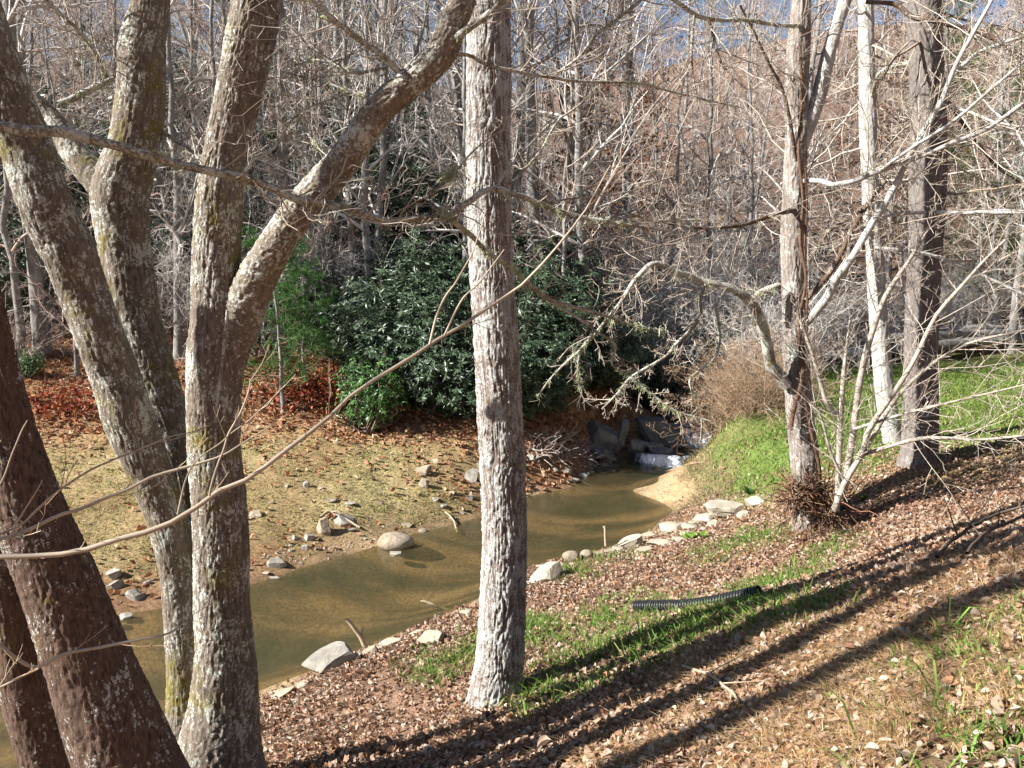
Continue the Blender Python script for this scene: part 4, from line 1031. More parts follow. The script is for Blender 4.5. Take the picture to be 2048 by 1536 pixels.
ZONES = [(lambda x, y: x < -6 and y < 34, 'on the left slope above the leaf-strewn bank'), (lambda x, y: x < 1.5 and y < 34, 'on the slope behind the rhododendrons'), (lambda x, y: x < 7 and y < 36, 'rising behind the rocky little falls'), (lambda x, y: y < 40, 'at the wood edge beyond the green lawn'), (lambda x, y: True, 'high on the distant wooded ridge')]
def zone(x, y):
    for i, (f, s) in enumerate(ZONES):
        if f(x, y): return s
KINDS = {0: ('slender grey bare tree', 'straight'), 1: ('slender brownish crooked bare tree', 'crooked'), 2: ('forked grey bare tree', 'forked'), 3: ('thin low-branched brown bare tree', 'thin'), 4: ('small oak still holding rusty brown leaves', 'rusty'), 5: ('short twiggy understory tree', 'short'), 6: ('tall straight bare tree with high branches', 'tall')}
used = set()
def place(protos, k, x, y, s=1.0, rz=None, tilt=(0, 0), label=None, group=None, sink=0.05, sxy=None):
    src = protos[k]
    z = float(hz(x, y)) - sink
    rz = rng.uniform(0, 6.28) if rz is None else rz
    args = ((x, y, z), (tilt[0], tilt[1], rz), (sxy or s, sxy or s, s))
    key = src.name
    if key not in used:
        used.add(key)
        src.location, src.rotation_euler, src.scale = [float(v) for v in args[0]], args[1], args[2]
        o = src
        o['label'] = label; 
        if group: o['group'] = group
        return o
    return copy_tree(src, *args, label=label, group=group)
def tree_at(k, x, y, s=1.0, **kw):
    zn = zone(x, y)
    lab = KINDS[k][0] + ' ' + zn
    return place(PR, k, x, y, s, label=lab, group=KINDS[k][1] + ' trees ' + zn, **kw)

# trunks that can be picked out in the photograph: (photo x, distance, kind, scale)
for px, Y, k, s, tl in [(568, 22, 6, 1.15, 0), (742, 19.5, 0, .85, .0), (712, 20.5, 0, .8, -.01), (85, 17.6, 0, 1.25, -.05), (98, 19.5, 0, 1.1, -.04), (150, 16.6, 3, .7, 0), (356, 17.8, 0, .75, .0), (345, 21, 1, 1, .0), (690, 27, 6, .9, 0), (618, 27, 6, .8, 0), (925, 19.0, 0, .7, 0),
                    (1062, 21, 6, 1.1, .03), (1128, 23, 2, 1.0, .03), (1168, 22, 0, .9, .06), (1250, 30, 6, 1.1, 0), (860, 24, 0, 1.0, 0), (2022, 24.5, 0, 1.0, 0), (1985, 26, 1, .9, 0), (1940, 27, 3, 1.1, 0), (480, 24, 1, 1.0, 0), (20, 21, 6, .9, 0), (780, 33, 6, 1.1, 0), (1060, 32, 6, 1.2, 0), (1330, 25, 1, .9, .1), (1420, 27, 0, .9, -.05), (655, 20, 3, .8, 0)]:
    tree_at(k, (px - 1024) / F * Y, Y, s, tilt=(0, tl))
for x, y_, k in [(-6.2, 1.6, 6)]:
    place(PR, k, x, y_, 1.0, label=['slender grey bare tree', 'crooked bare tree', 'forked grey bare tree', '', '', '', 'tall straight bare tree'][k] + ' on the near bank downstream of the clump')
for x, y_, k in [(3, -6, 0), (7, -5, 1), (11, -4, 2), (5, -10, 6), (10, -10, 0), (15, -8, 1), (0, -11, 2), (-4, -14, 6), (18, -2, 0), (16, 3, 2), (22, 4, 1), (13, -15, 6), (5, -17, 0), (-2, -20, 1), (9, -22, 2), (20, -14, 0)]:  # unseen trees added behind and beside the view to cut the sky fill
    place(PR, k, x, y_, 1.0, label=['slender grey bare tree', 'crooked bare tree', 'forked grey bare tree', '', '', '', 'tall straight bare tree'][k] + ' added out of view upslope to block sky light', group=KINDS[k][1] + ' trees added out of view to block sky')
# the rest of the wood, on a jittered grid
cnt = 0
pts_ = []
y = 18.0
while y < 78:
    step = 2.0 + (y - 18) * .075
    hwid = y * .72 + 2
    for x in np.arange(-hwid, hwid, step):
        xx = x + rng.uniform(-.45, .45) * step; yy = y + rng.uniform(-.45, .45) * step
        if xx > 4.6 and yy < 25.5 + .02 * xx: continue
        if 2.6 < xx <= 7 and yy < 26: continue
        if seg_dist(xx, yy, [(c[0], c[1]) for c in cl]) < 1.6: continue
        if xx > -7 and xx < 3 and yy < 18.6: continue
        pts_.append((xx, yy))
    y += step
for xx, yy in pts_:
    k = rng.choice([0, 1, 2, 3, 4, 5, 6], p=[.10, .17, .06, .24, .16, .21, .06] if xx > 0 else [.13, .2, .08, .2, .06, .26, .07])
    if xx > 0 and yy > 33: k = rng.choice([1, 3, 4, 5], p=[.32, .33, .2, .15])
    if xx > 9 and yy < 33: k = rng.choice([1, 3, 5, 4, 0], p=[.3, .25, .2, .1, .15])
    tree_at(int(k), xx, yy, rng.uniform(.75, 1.15) * (1 if yy < 40 else 1.1), tilt=(rng.normal(0, .04), rng.normal(0, .04)))
    cnt += 1
print('forest trees', cnt)

# rhododendrons
n_r = 0
for px, Y, k, s, lab in [(790, 16.3, 0, 1.0, 0), (880, 15.9, 1, 1.0, 0), (960, 16.0, 2, 1.0, 0), (1060, 16.4, 0, .95, 0), (860, 17.6, 1, 1.25, 0), (1000, 17.6, 0, 1.3, 0), (1110, 17.6, 1, 1.1, 0), (760, 18.0, 2, 1.1, 0), (1180, 18.9, 2, 1.0, 0), (1120, 19.5, 1, 1.3, 0), (930, 19.5, 2, 1.3, 0), (820, 20.0, 0, 1.2, 0), (1230, 21.5, 0, 1.1, 0), (1040, 21.5, 1, 1.4, 0)]:
    place(RH, k, (px - 1024) / F * Y, Y, s, label=('rounded', 'tall', 'low broad')[k] + ' dark rhododendron ' + ('at the front of' if Y < 16.6 else 'behind the front ones in') + ' the mass left of the falls', group=('rounded', 'tall', 'low broad')[k] + (' front' if Y < 16.6 else ' rear') + ' rhododendrons on the creek bank')
for px, Y, k, s in [(760, 24, 1, 1.5), (860, 25, 0, 1.6), (690, 25, 2, 1.5), (830, 28, 0, 1.7), (780, 30, 2, 2.0), (1240, 26, 0, 1.3), (1300, 25, 1, 1.2)]:
    place(RH, k, (px - 1024) / F * Y, Y, s, label='dark rhododendron among the trees further up the slope', group='rhododendrons up the slope')
for px, Y, k, s in [(40, 20, 0, 1.3), (180, 22, 1, 1.4), (310, 20.5, 0, 1.1), (120, 25, 2, 1.7), (260, 26, 1, 1.7), (330, 30, 0, 2.0), (60, 29, 1, 2.0), (420, 25, 2, 1.4), (600, 19.5, 2, .9), (-60, 22, 0, 1.4)]:
    place(RH, k, (px - 1024) / F * Y, Y, s, label='dark evergreen shrub on the shady slope behind the left bank', group='evergreen shrubs on the left slope')
for px, Y, k, s in [(20, 23, 1, 1.9), (230, 24, 0, 1.9), (150, 28, 2, 2.3), (380, 28, 1, 2.2), (470, 22, 0, 1.4), (30, 33, 0, 2.6), (300, 34, 1, 2.6), (540, 30, 2, 2.2), (440, 33, 0, 2.4), (-40, 27, 2, 2.2)]:
    place(RH, k, (px - 1024) / F * Y, Y, s, label='tall dark evergreen thicket higher on the left slope', group='evergreen thickets on the left slope')
for px, Y, k, s in [(760, 23, 0, 1.7), (850, 23.5, 1, 1.7), (700, 28, 1, 2.2), (880, 27, 2, 2.0), (800, 26, 1, 2.2), (1150, 24, 2, 1.4), (950, 25, 0, 1.8)]:
    place(RH, k, (px - 1024) / F * Y, Y, s, label='large dark rhododendron on the slope above the creekside ones', group='large rhododendrons mid slope')
for px, Y, k, s in [(1370, 20.5, 0, .8), (1440, 21, 1, .9), (1330, 23, 2, 1.0), (1480, 23.5, 0, 1.0)]:
    place(RH, k, (px - 1024) / F * Y, Y, s, label='dark evergreen shrub overhanging the creek above the falls', group='evergreen shrubs above the falls')
place(RH, 3, (738 - 1024) / F * 14.9, 14.9, 1.35, label='small bright green glossy shrub at the foot of the rhododendrons', sink=0)
place(RH, 3, (55 - 1024) / F * 16.4, 16.4, .55, label='low bright green shrub in red leaves by the big trunk', sink=0)
# pines
place(PN, 0, (560 - 1024) / F * 15.4, 15.4, 1.3, label='young green pine beside the rhododendrons', sink=0)
place(PN, 0, (610 - 1024) / F * 16.6, 16.6, .95, label='smaller young pine tucked behind the other pine sapling', sink=0)
for px, Y, s in [(620, 38, 1.0), (690, 44, 1.1), (480, 40, .9)]:
    place(PN, 1, (px - 1024) / F * Y, Y, s, label='tall pale green pine rising behind the bare slope trees', group='pines above the left slope')
for px, Y, s in [(1975, 26.6, .5), (1925, 29, .6), (2070, 28, .6), (1830, 33, .7)]:
    place(PN, 1, (px - 1024) / F * Y, Y, s, label='soft pale green pine at the wood edge beyond the lawn', group='pines beyond the lawn')
# thickets
for px, Y, k, s in [(1180, 20.5, 0, 1.0), (1260, 21.5, 1, 1.0), (1340, 21.6, 0, 1.1), (1420, 21.5, 1, 1.1), (1500, 18.8, 0, 1.0), (1380, 22, 1, 1.3), (1300, 22.5, 0, 1.4), (1460, 22, 1, 1.4), (1540, 20, 1, 1.2), (1220, 24, 1, 1.5), (1540, 24, 0, 1.5), (1360, 25, 1, 1.6), (1610, 22, 0, 1.2), (1445, 19.4, 3, .8)]:
    place(SH, k, (px - 1024) / F * Y, Y, s, label={0: 'bushy', 1: 'tall upright', 3: 'low spreading'}[k] + ' tangled grey bare thicket ' + ('close above' if Y < 21.8 else 'on the slope behind') + ' the falls', group={0: 'bushy', 1: 'upright', 3: 'low'}[k] + ' thickets ' + ('above' if Y < 21.8 else 'behind') + ' the falls')
for px, Y, k, s in [(1500, 15.0, 2, 1.0), (1455, 15.8, 2, .95), (1530, 15.6, 2, 1.0), (1480, 16.6, 2, 1.1), (1560, 17, 2, 1.0)]:
    place(SH, k, (px - 1024) / F * Y, Y, s, label='rusty brown brush clump on the grassy bank above the sand bar', group='brown brush on the bank')
for i in range(24):
    px = rng.uniform(-40, 700); Y = rng.uniform(17.0, 24)
    place(SH, int(rng.choice([0, 1, 3])), (px - 1024) / F * Y, Y, rng.uniform(.8, 1.3), label='wispy bare shrub on the leafy slope behind the left bank' + (' beside the pines' if px > 450 else ''), group='bare shrubs on the left slope' + (' near the pines' if px > 450 else ''))
for i in range(22):
    x = rng.uniform(5.5, 22); Y = rng.uniform(25.2, 28.5)
    place(SH, int(rng.choice([0, 1, 2, 3])), x, Y, rng.uniform(.8, 1.2), label='bare brushy shrub along the far side of the lawn', group='brush along the lawn edge')
for i in range(18):
    px = rng.uniform(650, 1500); Y = rng.uniform(24, 34)
    place(SH, int(rng.choice([0, 1])), (px - 1024) / F * Y, Y, rng.uniform(1.1, 1.7), label='grey bare shrub between the trees up the slope', group='bare shrubs up the slope')
for T in PR + SH + RH + PN:
    assert T.name in used, T.name

# ------------------------------------------------------------------ rocks
def rock(px, py, w, h, mat, label, group=None, flat=1.0, ang=0.0, seed=0, name='rock', Y=None, z=None, dy=0.8, angular=.5):
    """px, py = foot of the rock in the photo; w, h in photo pixels"""
    r_ = np.random.default_rng(1000 + seed * 17 + int(px))
    if Y is None:
        p = hit(px, py)
    else:
        p = P(px, py, Y)
    W_, H_ = w * p[1] / F, h * p[1] / F * (.8 if mat in ('rock_pale', 'rock_white') else 1)
    import bmesh
    bm = bmesh.new(); bmesh.ops.create_icosphere(bm, subdivisions=3, radius=1.0)
    v = np.array([q.co[:] for q in bm.verts]); f = np.array([[l.index for l in q.verts] for q in bm.faces]); bm.free()
    # cut with random planes to give faces and edges
    for _ in range(16 if angular > .3 else 9):
        n = norm(r_.normal(size=3) * np.array([1, 1, .7])); dd = r_.uniform(.38, .78) if angular > .3 else r_.uniform(.8, .98)
        ex = v @ n - dd
        v = v - np.outer(np.maximum(ex, 0) * .98, n)
    if angular > .3:
        v[:, 2] = np.minimum(v[:, 2], .45 + .35 * v[:, 0] * r_.uniform(-1, 1) + .1 * v[:, 1])
    v = v * (1 + .07 * fbm(v * 1.9 + seed * 3.1 + px, 11, 3)[:, None]) + .03 * fbm(v * 6 + seed, 13, 2)[:, None]
    v = v / np.abs(v).max(0)
    v = v * np.array([W_ / 2, W_ / 2 * dy, H_ * .62])
    ca, sa = math.cos(ang), math.sin(ang)
    v = np.c_[v[:, 0] * ca - v[:, 2] * sa, v[:, 1], v[:, 0] * sa + v[:, 2] * ca]
    b = Buf(); b.add(v, tris=f)
    o = b.build(name, M[mat], None, True)
    o.data.polygons.foreach_set('use_smooth', np.full(len(f), angular < .3))
    o.location = (float(p[0]), float(p[1] + W_ * .3 * dy), float(p[2] + H_ * .30))
    o.rotation_euler = (0, 0, float(r_.uniform(-.3, .3)))
    return tag(o, label, 'rock', group)
S_ = 0
def rk(*a, **k):
    global S_
    S_ += 1
    return rock(*a, seed=S_, **k)
rk(787, 1100, 82, 34, 'rock_tan', 'big rounded tan boulder at the water on the far bank', angular=.1)
rk(645, 1068, 40, 52, 'rock_tan', 'upright blocky pinkish stone standing in the far bank grass', angular=.6)
rk(688, 1052, 62, 22, 'rock_grey', 'long low grey stone lying behind the upright blocky stone', ang=-.45)
rk(616, 1084, 27, 22, 'rock_grey', 'small pale rounded stone beside the upright blocky stone')
rk(612, 976, 16, 17, 'rock_grey', 'little cube-shaped stone alone on the far bank grass')
rk(848, 975, 24, 32, 'rock_pale', 'pale stone propped on another near the bare clay bank')
rk(846, 950, 34, 22, 'rock_tan', 'crumbly tan clod at the crest of the far bank')
rk(556, 1138, 52, 18, 'rock_grey', 'flat grey slab on the wet far shore', ang=-.15)
rk(655, 1345, 118, 34, 'rock_grey', 'long grey striped slab at the near water edge', ang=.22)
rk(868, 1290, 66, 34, 'rock_pale', 'pale broken stone on the near bank by the oak', ang=.4)
for q in [(790, 1112, 26, 8), (812, 1056, 26, 11), (842, 1065, 26, 9), (587, 1082, 18, 14), (510, 1034, 30, 12), (660, 1005, 30, 10), (697, 1012, 24, 9), (870, 1004, 16, 13), (887, 1018, 20, 13), (575, 975, 14, 9), (700, 1064, 22, 10), (580, 1105, 18, 8), (905, 1040, 18, 9), (925, 1030, 14, 9), (610, 1100, 20, 9), (540, 1010, 18, 8), (760, 1010, 14, 7), (640, 980, 16, 7), (905, 990, 18, 11), (530, 1150, 20, 9), (600, 1130, 14, 7), (548, 1160, 24, 9)]:
    rk(*q, 'rock_tan' if rng.random() < .5 else 'rock_grey', 'small stone scattered over the grassy far bank', group='small stones on the far bank', name='stone')
for q in [(942, 965, 32, 34), (965, 945, 26, 26), (940, 1000, 22, 16), (1062, 925, 22, 26), (1075, 930, 16, 16), (1135, 950, 26, 16), (1165, 955, 30, 13), (1150, 965, 22, 10), (1110, 945, 18, 12), (1180, 948, 20, 10)]:
    rk(*q, 'rock_grey', 'grey stone in the bare rooty bank below the rhododendrons', group='stones below the rhododendrons', name='stone')
for q, a in [((228, 1160, 40, 28), 0), ((231, 1180, 42, 20), .1), ((268, 1202, 42, 26), -.5), ((250, 1243, 32, 16), 0), ((224, 1252, 24, 18), 0), ((205, 1215, 24, 16), 0), ((290, 1170, 20, 12), 0), ((215, 1240, 26, 14), 0)]:
    rk(*q, 'rock_grey', 'grey stone in the cluster on the far shore behind the leaning trunk', group='stones behind the leaning trunk', ang=a, name='stone')
for q, a in [((700, 1328, 44, 18), .2), ((735, 1315, 40, 20), .3), ((780, 1296, 60, 18), .3), ((832, 1272, 40, 14), .2), ((560, 1398, 70, 16), .3), ((605, 1375, 40, 16), .25), ((922, 1235, 46, 14), .35), ((765, 1300, 24, 12), 0)]:
    rk(*q, 'rock_pale', 'pale flat stone lining the near shore left of the oak', group='shore stones left of the oak', ang=a, name='stone')
rk(1092, 1165, 80, 34, 'rock_pale', 'broad pale stone at the water right behind the oak', ang=.35)
rk(1143, 1122, 40, 20, 'rock_tan', 'smooth oval tan cobble with a white stripe on the near shore', angular=.1)
rk(1174, 1116, 28, 17, 'rock_tan', 'smaller round cobble next to the striped oval cobble', angular=.1)
for q, a in [((1118, 1140, 30, 18), .2), ((1262, 1098, 60, 28), .25), ((1318, 1094, 66, 22), .15), ((1300, 1078, 40, 20), .2), ((1345, 1066, 66, 28), .25), ((1385, 1060, 40, 18), 0), ((1240, 1105, 34, 18), 0), ((1290, 1108, 40, 14), .1), ((1360, 1085, 40, 14), 0), ((1085, 1140, 26, 16), 0), ((1200, 1112, 24, 12), 0), ((1222, 1108, 22, 12), 0), ((1375, 1072, 30, 14), .1), ((1395, 1052, 34, 14), .1), ((1330, 1072, 26, 12), 0), ((1410, 1062, 26, 12), 0), ((1280, 1088, 22, 12), 0), ((1060, 1172, 26, 12), 0), ((1130, 1150, 22, 10), 0), ((1430, 1052, 28, 14), .2)]:
    rk(*q, 'rock_pale', 'pale stone in the row along the near shore beside the sand bar', group='pale shore stones by the sand bar', ang=a, name='stone')
rk(1462, 1035, 92, 46, 'rock_white', 'large white angular slab on the bank beside the vine tree', ang=.1)
rk(1512, 1012, 50, 30, 'rock_white', 'white block on the uphill end of the large white slab', ang=.15)
rk(1412, 1046, 60, 24, 'rock_white', 'long low white stone under the large white slab', ang=.08)
rk(1490, 1035, 34, 18, 'rock_white', 'small white stone tucked under the large white slab')
rk(1440, 1012, 36, 22, 'rock_white', 'white stone on the water side of the large white slab')
# falls ledges
WET = [((1170, 898, 60, 40), -.2, 17.1, 'dark stone wedged between the bank and the big boulder'), ((1330, 915, 60, 20), .05, 16.7, 'flat wet slab at the lip of the lower fall'), ((1290, 930, 40, 14), 0, 16.35, 'low wet stone at the foot of the lower fall'), ((1372, 902, 44, 20), 0, 17.1, 'wet stone at the foot of the upper fall'), ((1428, 862, 50, 26), .1, 17.9, 'dark rock to the right of the upper fall'), ((1205, 905, 95, 72), -.35, 17.0, 'big dark rounded boulder at the left of the falls'), ((1245, 893, 24, 62), -.35, 17.1, 'narrow upright slab leaning on the dark boulder'), ((1225, 930, 100, 26), -.55, 16.6, 'long dark slab slanting down into the pool'), ((1205, 912, 70, 18), -.1, 16.7, 'low wet ledge under the dark boulder'),
       ((1274, 912, 70, 50), 0, 16.9, 'square dark wet block in the middle of the falls'), ((1318, 890, 130, 56), -.2, 17.5, 'broad layered dark ledge beside the upper fall'), ((1398, 886, 50, 40), 0, 17.45, 'dark dripping rock at the lip of the upper fall'), ((1352, 872, 60, 30), .1, 17.7, 'dark ledge behind the upper fall'), ((1385, 858, 70, 22), .05, 18.2, 'flat dark ledge above the upper fall'), ((1310, 905, 50, 22), 0, 17.0, 'small wet rock between block and ledge'),
       ((1300, 858, 90, 30), -.1, 18.4, 'dark shelf at the back of the falls'), ((1232, 938, 34, 10), 0, 16.2, 'flat pale wet stone in the pool below the falls'), ((1280, 845, 60, 18), 0, 19.2, 'mossy dark ledge above the big boulder'), ((1345, 838, 50, 16), 0, 19.6, 'rear dark ledge of the falls')]
for q, a, Y, lab in WET:
    rk(*q, 'rock_wet', lab, ang=a, Y=Y)
exec_rocks = True

# ------------------------------------------------------------------ drain pipe
a0 = hit(1272, 1226); a1 = hit(1518, 1196)
a0[2] = hz(a0[0], a0[1]) + .06; a1[2] = hz(a1[0], a1[1]) + .05
mid = (a0 + a1) / 2 + np.array([0, -.05, 0]); mid[2] = max(mid[2] - .03, hz(mid[0], mid[1]) + .045)
q, _ = resample([a0, mid, a1], [.055] * 3, 560)
d = np.r_[0, np.cumsum(np.linalg.norm(np.diff(q, axis=0), axis=1))]
r_ = .052 + .009 * np.sign(np.sin(d * 2 * np.pi / .03)) * np.abs(np.sin(d * 2 * np.pi / .03)) ** .5
b = Buf(); tubes(b, q[None], r_[None], 14, (.02, .02, .022)); tubes(b, q[None][:, :6], np.full((1, 6), .044), 14, (.01, .01, .01))
m, nt, bs, out = new_mat('black_plastic'); bs.inputs['Base Color'].default_value = (.03, .031, .035, 1); bs.inputs['Roughness'].default_value = .3
pipe = b.build('drain_pipe', m, None, True, (float(mid[0]), float(mid[1]), float(mid[2])))
tag(pipe, 'black corrugated plastic drain pipe lying in the grass of the near bank', 'pipe')

# ------------------------------------------------------------------ logs and sticks
def log(p0, p1, r0, r1, label, mat='bark_forest', name='fallen_log', group=None, wob=.05, K=24, cat='log'):
    p0, p1 = np.array(p0, float), np.array(p1, float)
    t = np.linspace(0, 1, K)[:, None]
    q = p0 + (p1 - p0) * t + wob * np.stack([vnoise(np.c_[t * 3, t * 0 + p0[0], t * 0] , 3), vnoise(np.c_[t * 3, t * 0 + p0[1], t * 0], 4), .6 * vnoise(np.c_[t * 3, t * 0 + p1[0], t * 0], 5)], 1)
    r = r0 + (r1 - r0) * t[:, 0]
    b = Buf(); tubes(b, q[None], (r * (1 + .1 * fbm(q * 6, 8, 2)))[None], 10)
    c = b.n
    b.add(np.vstack([q[0]]), tris=np.zeros((0, 3)))
    b.t.append(np.array([[c, (i + 1) % 10, i] for i in range(10)]))
    o = b.build(name, M[mat], None, True, tuple(float(v) for v in q[0]))
    return tag(o, label, cat, group)
for x0, y0, x1, y1, r, zz in [(9.6, 24.2, 17.5, 24.6, .2, .22), (8.6, 24.8, 15.5, 25.4, .17, .3), (11, 24.4, 19, 25.0, .15, .55), (10, 25.2, 16.5, 24.8, .13, .6), (6.4, 23.6, 10.4, 24.8, .14, .2)]:
    log((x0, y0, hz(x0, y0) + zz), (x1, y1, hz(x1, y1) + zz), r, r * .6, 'grey fallen log in the pile at the far edge of the lawn', group='log pile behind the lawn', wob=.25)
def stick(pts, label, pal=(.42, .33, .23), lift=.0, Y=None, tw=4, name='stick'):
    pp = [hit(x, y) if Y is None else P(x, y, Y) for x, y, h in pts]
    if Y is None:
        for p_ in pp: p_[2] = hz(p_[0], p_[1]) + lift
    q, r_ = resample(pp, [h * p_[1] / F for (x, y, h), p_ in zip(pts, pp)], 18)
    q = q + .012 * np.stack([vnoise(q * 8, 1), vnoise(q * 8, 2), .4 * vnoise(q * 8, 3)], 1)
    o_ = tuple(float(v) for v in q[0])
    b = Buf(); tubes(b, q[None], r_[None], 6, pal)
    if tw:
        A1, R1 = spawn(q[None], r_[None], tw, .2, 1, (.2, .45), False, (30, 60), .6, 4, .1, .05); tubes(b, A1, R1, 4, pal)
    return tag(b.build(name, M['twig'], None, True, o_), label, 'stick')
stick([(735, 1298, 5), (718, 1270, 4.5), (705, 1250, 4), (694, 1238, 4)], 'broken stick poking up from the near bank over the water', Y=7.5, tw=2)
stick([(905, 1222, 3), (880, 1215, 3), (855, 1205, 2.6), (842, 1203, 2)], 'thin crooked stick reaching over the water beside the oak', Y=8.6, tw=3)
stick([(905, 1270, 2.4), (912, 1240, 2.4), (922, 1215, 2)], 'short upright twig against the oak', Y=8.2, tw=0)
stick([(1212, 1092, 3), (1211, 1070, 3), (1210, 1052, 2.6)], 'little upright stake at the near water edge by the cobbles', Y=10.2, tw=2)
stick([(670, 1342, 2), (667, 1315, 1.6), (669, 1285, 1.2)], 'thin bare stem standing on the striped slab', Y=7.4, tw=0)
stick([(1065, 930, 3), (1090, 915, 3.4), (1110, 900, 3.4), (1140, 885, 3)], 'dead grey branch on the bare bank below the rhododendrons', lift=.08, tw=5)
stick([(1365, 1348, 3), (1420, 1370, 3), (1460, 1400, 3), (1480, 1425, 2.4)], 'pale dead twig lying on the leafy bank', lift=.05, tw=3)
stick([(1870, 1160, 4), (1920, 1110, 3.6), (1985, 1070, 3), (2048, 1050, 2.4)], 'dark bare twig lying up the leafy slope', (.12, .09, .07), lift=.16, tw=4)
stick([(1930, 1170, 4), (1960, 1130, 3.4), (2048, 1085, 2.4)], 'second dark twig crossing the first on the slope', (.12, .09, .07), lift=.2, tw=3)
stick([(640, 1040, 3), (660, 1030, 3), (690, 1045, 2.6), (720, 1062, 2.4)], 'weathered stick lying among far bank stones', lift=.04, tw=1)
stick([(890, 1030, 2), (905, 1045, 2), (915, 1062, 2)], 'short pale stick at the far water edge', lift=.05, tw=0)
stick([(1330, 940, 2), (1400, 930, 2), (1450, 945, 2)], 'thin root trailing down to the sand bar', (.3, .2, .13), lift=.05, tw=4)

# roots in the undercut bank and dead grass hanging at the sand bar: nobody could count them
b = Buf()
n = 420
s_ = np.linspace(0, 1, n)[:, None]
bx = rng.uniform(.3, 2.3, n); by = 14.6 + (bx - .3) * .95 + rng.uniform(0, .8, n); bz = hz(bx, by) + .02
st = np.c_[bx, by, bz]; dd = norm(np.c_[rng.normal(.1, .5, n), rng.normal(-.6, .4, n), rng.normal(-.3, .3, n)])
C = st[:, None] + np.cumsum(norm(dd[:, None] + np.cumsum(rng.normal(0, .25, (n, 5, 3)), 1)), 1) * .11
C[..., 2] = np.maximum(C[..., 2], hz(C[..., 0], C[..., 1]) + .015)
tubes(b, C, np.linspace(1, .5, 5)[None] * rng.uniform(.003, .009, (n, 1)), 4, twig_cols(n, BROWNT))
tag(b.build('bank_roots', M['twig']), 'tangled brown roots and twigs on the undercut bank below the rhododendrons', 'roots', kind='stuff')

# ------------------------------------------------------------------ fallen leaves
def scatter(n, xr, yr, fn):
    x = rng.uniform(*xr, n); y = rng.uniform(*yr, n)
    w = np.clip(fn(x, y), 0, 1)
    k = rng.random(n) < w
    return x[k], y[k]
def normals(x, y, e=.06):
    return norm(np.c_[-(hz(x + e, y) - hz(x - e, y)) / (2 * e), -(hz(x, y + e) - hz(x, y - e)) / (2 * e), np.ones(len(x))])
BROWNL = [[.46, .31, .22], [.38, .24, .16], [.52, .38, .28], [.30, .17, .11], [.58, .46, .36], [.42, .23, .13]]
REDL = [[.40, .18, .09], [.34, .14, .07], [.48, .25, .13], [.44, .29, .18], [.28, .12, .07], [.54, .38, .25]]
frus = lambda x, y: np.abs(x) < .74 * y + .8
def near_fn(x, y):
    z = hz(x, y); g = field(GREEN, x, y); l = field(LAWN, x, y); s = field(SAND, x, y); dr = field(DRY, x, y)
    cl_ = .5 + .9 * fbm(np.c_[x * 1.1, y * 1.1, 0 * x], 71, 3)
    w = np.clip(.62 + .6 * (cl_ - .5), .15, 1) * (1 - .75 * g) * (1 - .93 * l) * (1 - .9 * s) * (1 - .2 * dr) * np.clip(1.25 - .05 * y, .6, 1)
    return w * (z > .03) * ~far_side(x, y) * frus(x, y)
x, y_ = scatter(330000, (-4, 10), (2.2, 13), near_fn)
lb = Buf()
nn = norm(normals(x, y_) + rng.normal(0, .42, (len(x), 3)))
pp = np.c_[x, y_, hz(x, y_) + rng.uniform(.004, .03, len(x))]; nr_ = y_ < 4.7
leaf_full(lb, pp[nr_], nn[nr_], .044, .027, BROWNL, .5)
leaf_cards(lb, pp[~nr_], nn[~nr_], .042, .026, BROWNL, .6)
print('near leaves', len(x))
tag(lb.build('leaf_litter', M['leaf'], None, False), 'dry brown leaf litter covering the near bank', 'leaves', kind='stuff')
def far_fn(x, y):
    z = hz(x, y); g = field(FARGRASS, x, y)
    cl_ = fbm(np.c_[x * .9, y * .9, 0 * x], 73, 3)
    w = np.clip(.55 + .5 * cl_, .1, 1) * (1 - .85 * g) * np.clip((y - 12) / 3.5 + .1, .13, 1)
    return w * (z > .03) * (far_side(x, y) | (y > 17.5)) * frus(x, y)
x, y_ = scatter(72000, (-13, 3), (8, 21), far_fn)
lb = Buf(); nn = norm(normals(x, y_) + rng.normal(0, .45, (len(x), 3)))
leaf_cards(lb, np.c_[x, y_, hz(x, y_) + rng.uniform(.004, .04, len(x))], nn, .095, .06, REDL, .5)
print('far leaves', len(x))
tag(lb.build('leaf_litter', M['leaf'], None, False), 'red-brown fallen leaves on the far bank', 'leaves', kind='stuff')
# heaps of red leaves still on low plants
b = Buf(); n = 1600
cx = rng.choice(4, n); cc = np.array([[hit(650, 800)[0], hit(650, 800)[1]], [hit(600, 790)[0], hit(600, 790)[1]], [hit(690, 790)[0], hit(690, 790)[1]], [hit(130, 830)[0], hit(130, 830)[1]]])[cx]
x = cc[:, 0] + rng.normal(0, .5, n); y_ = cc[:, 1] + rng.normal(0, .4, n)
leaf_cards(b, np.c_[x, y_, hz(x, y_) + np.abs(rng.normal(.12, .22, n))], rng.normal(size=(n, 3)), .12, .07, [[.30, .06, .035], [.38, .10, .04], [.24, .07, .04], [.4, .16, .07]], .4)
tag(b.build('red_undergrowth', M['leaf'], None, False), 'low red-leaved undergrowth in front of the young pine', 'undergrowth', kind='stuff')

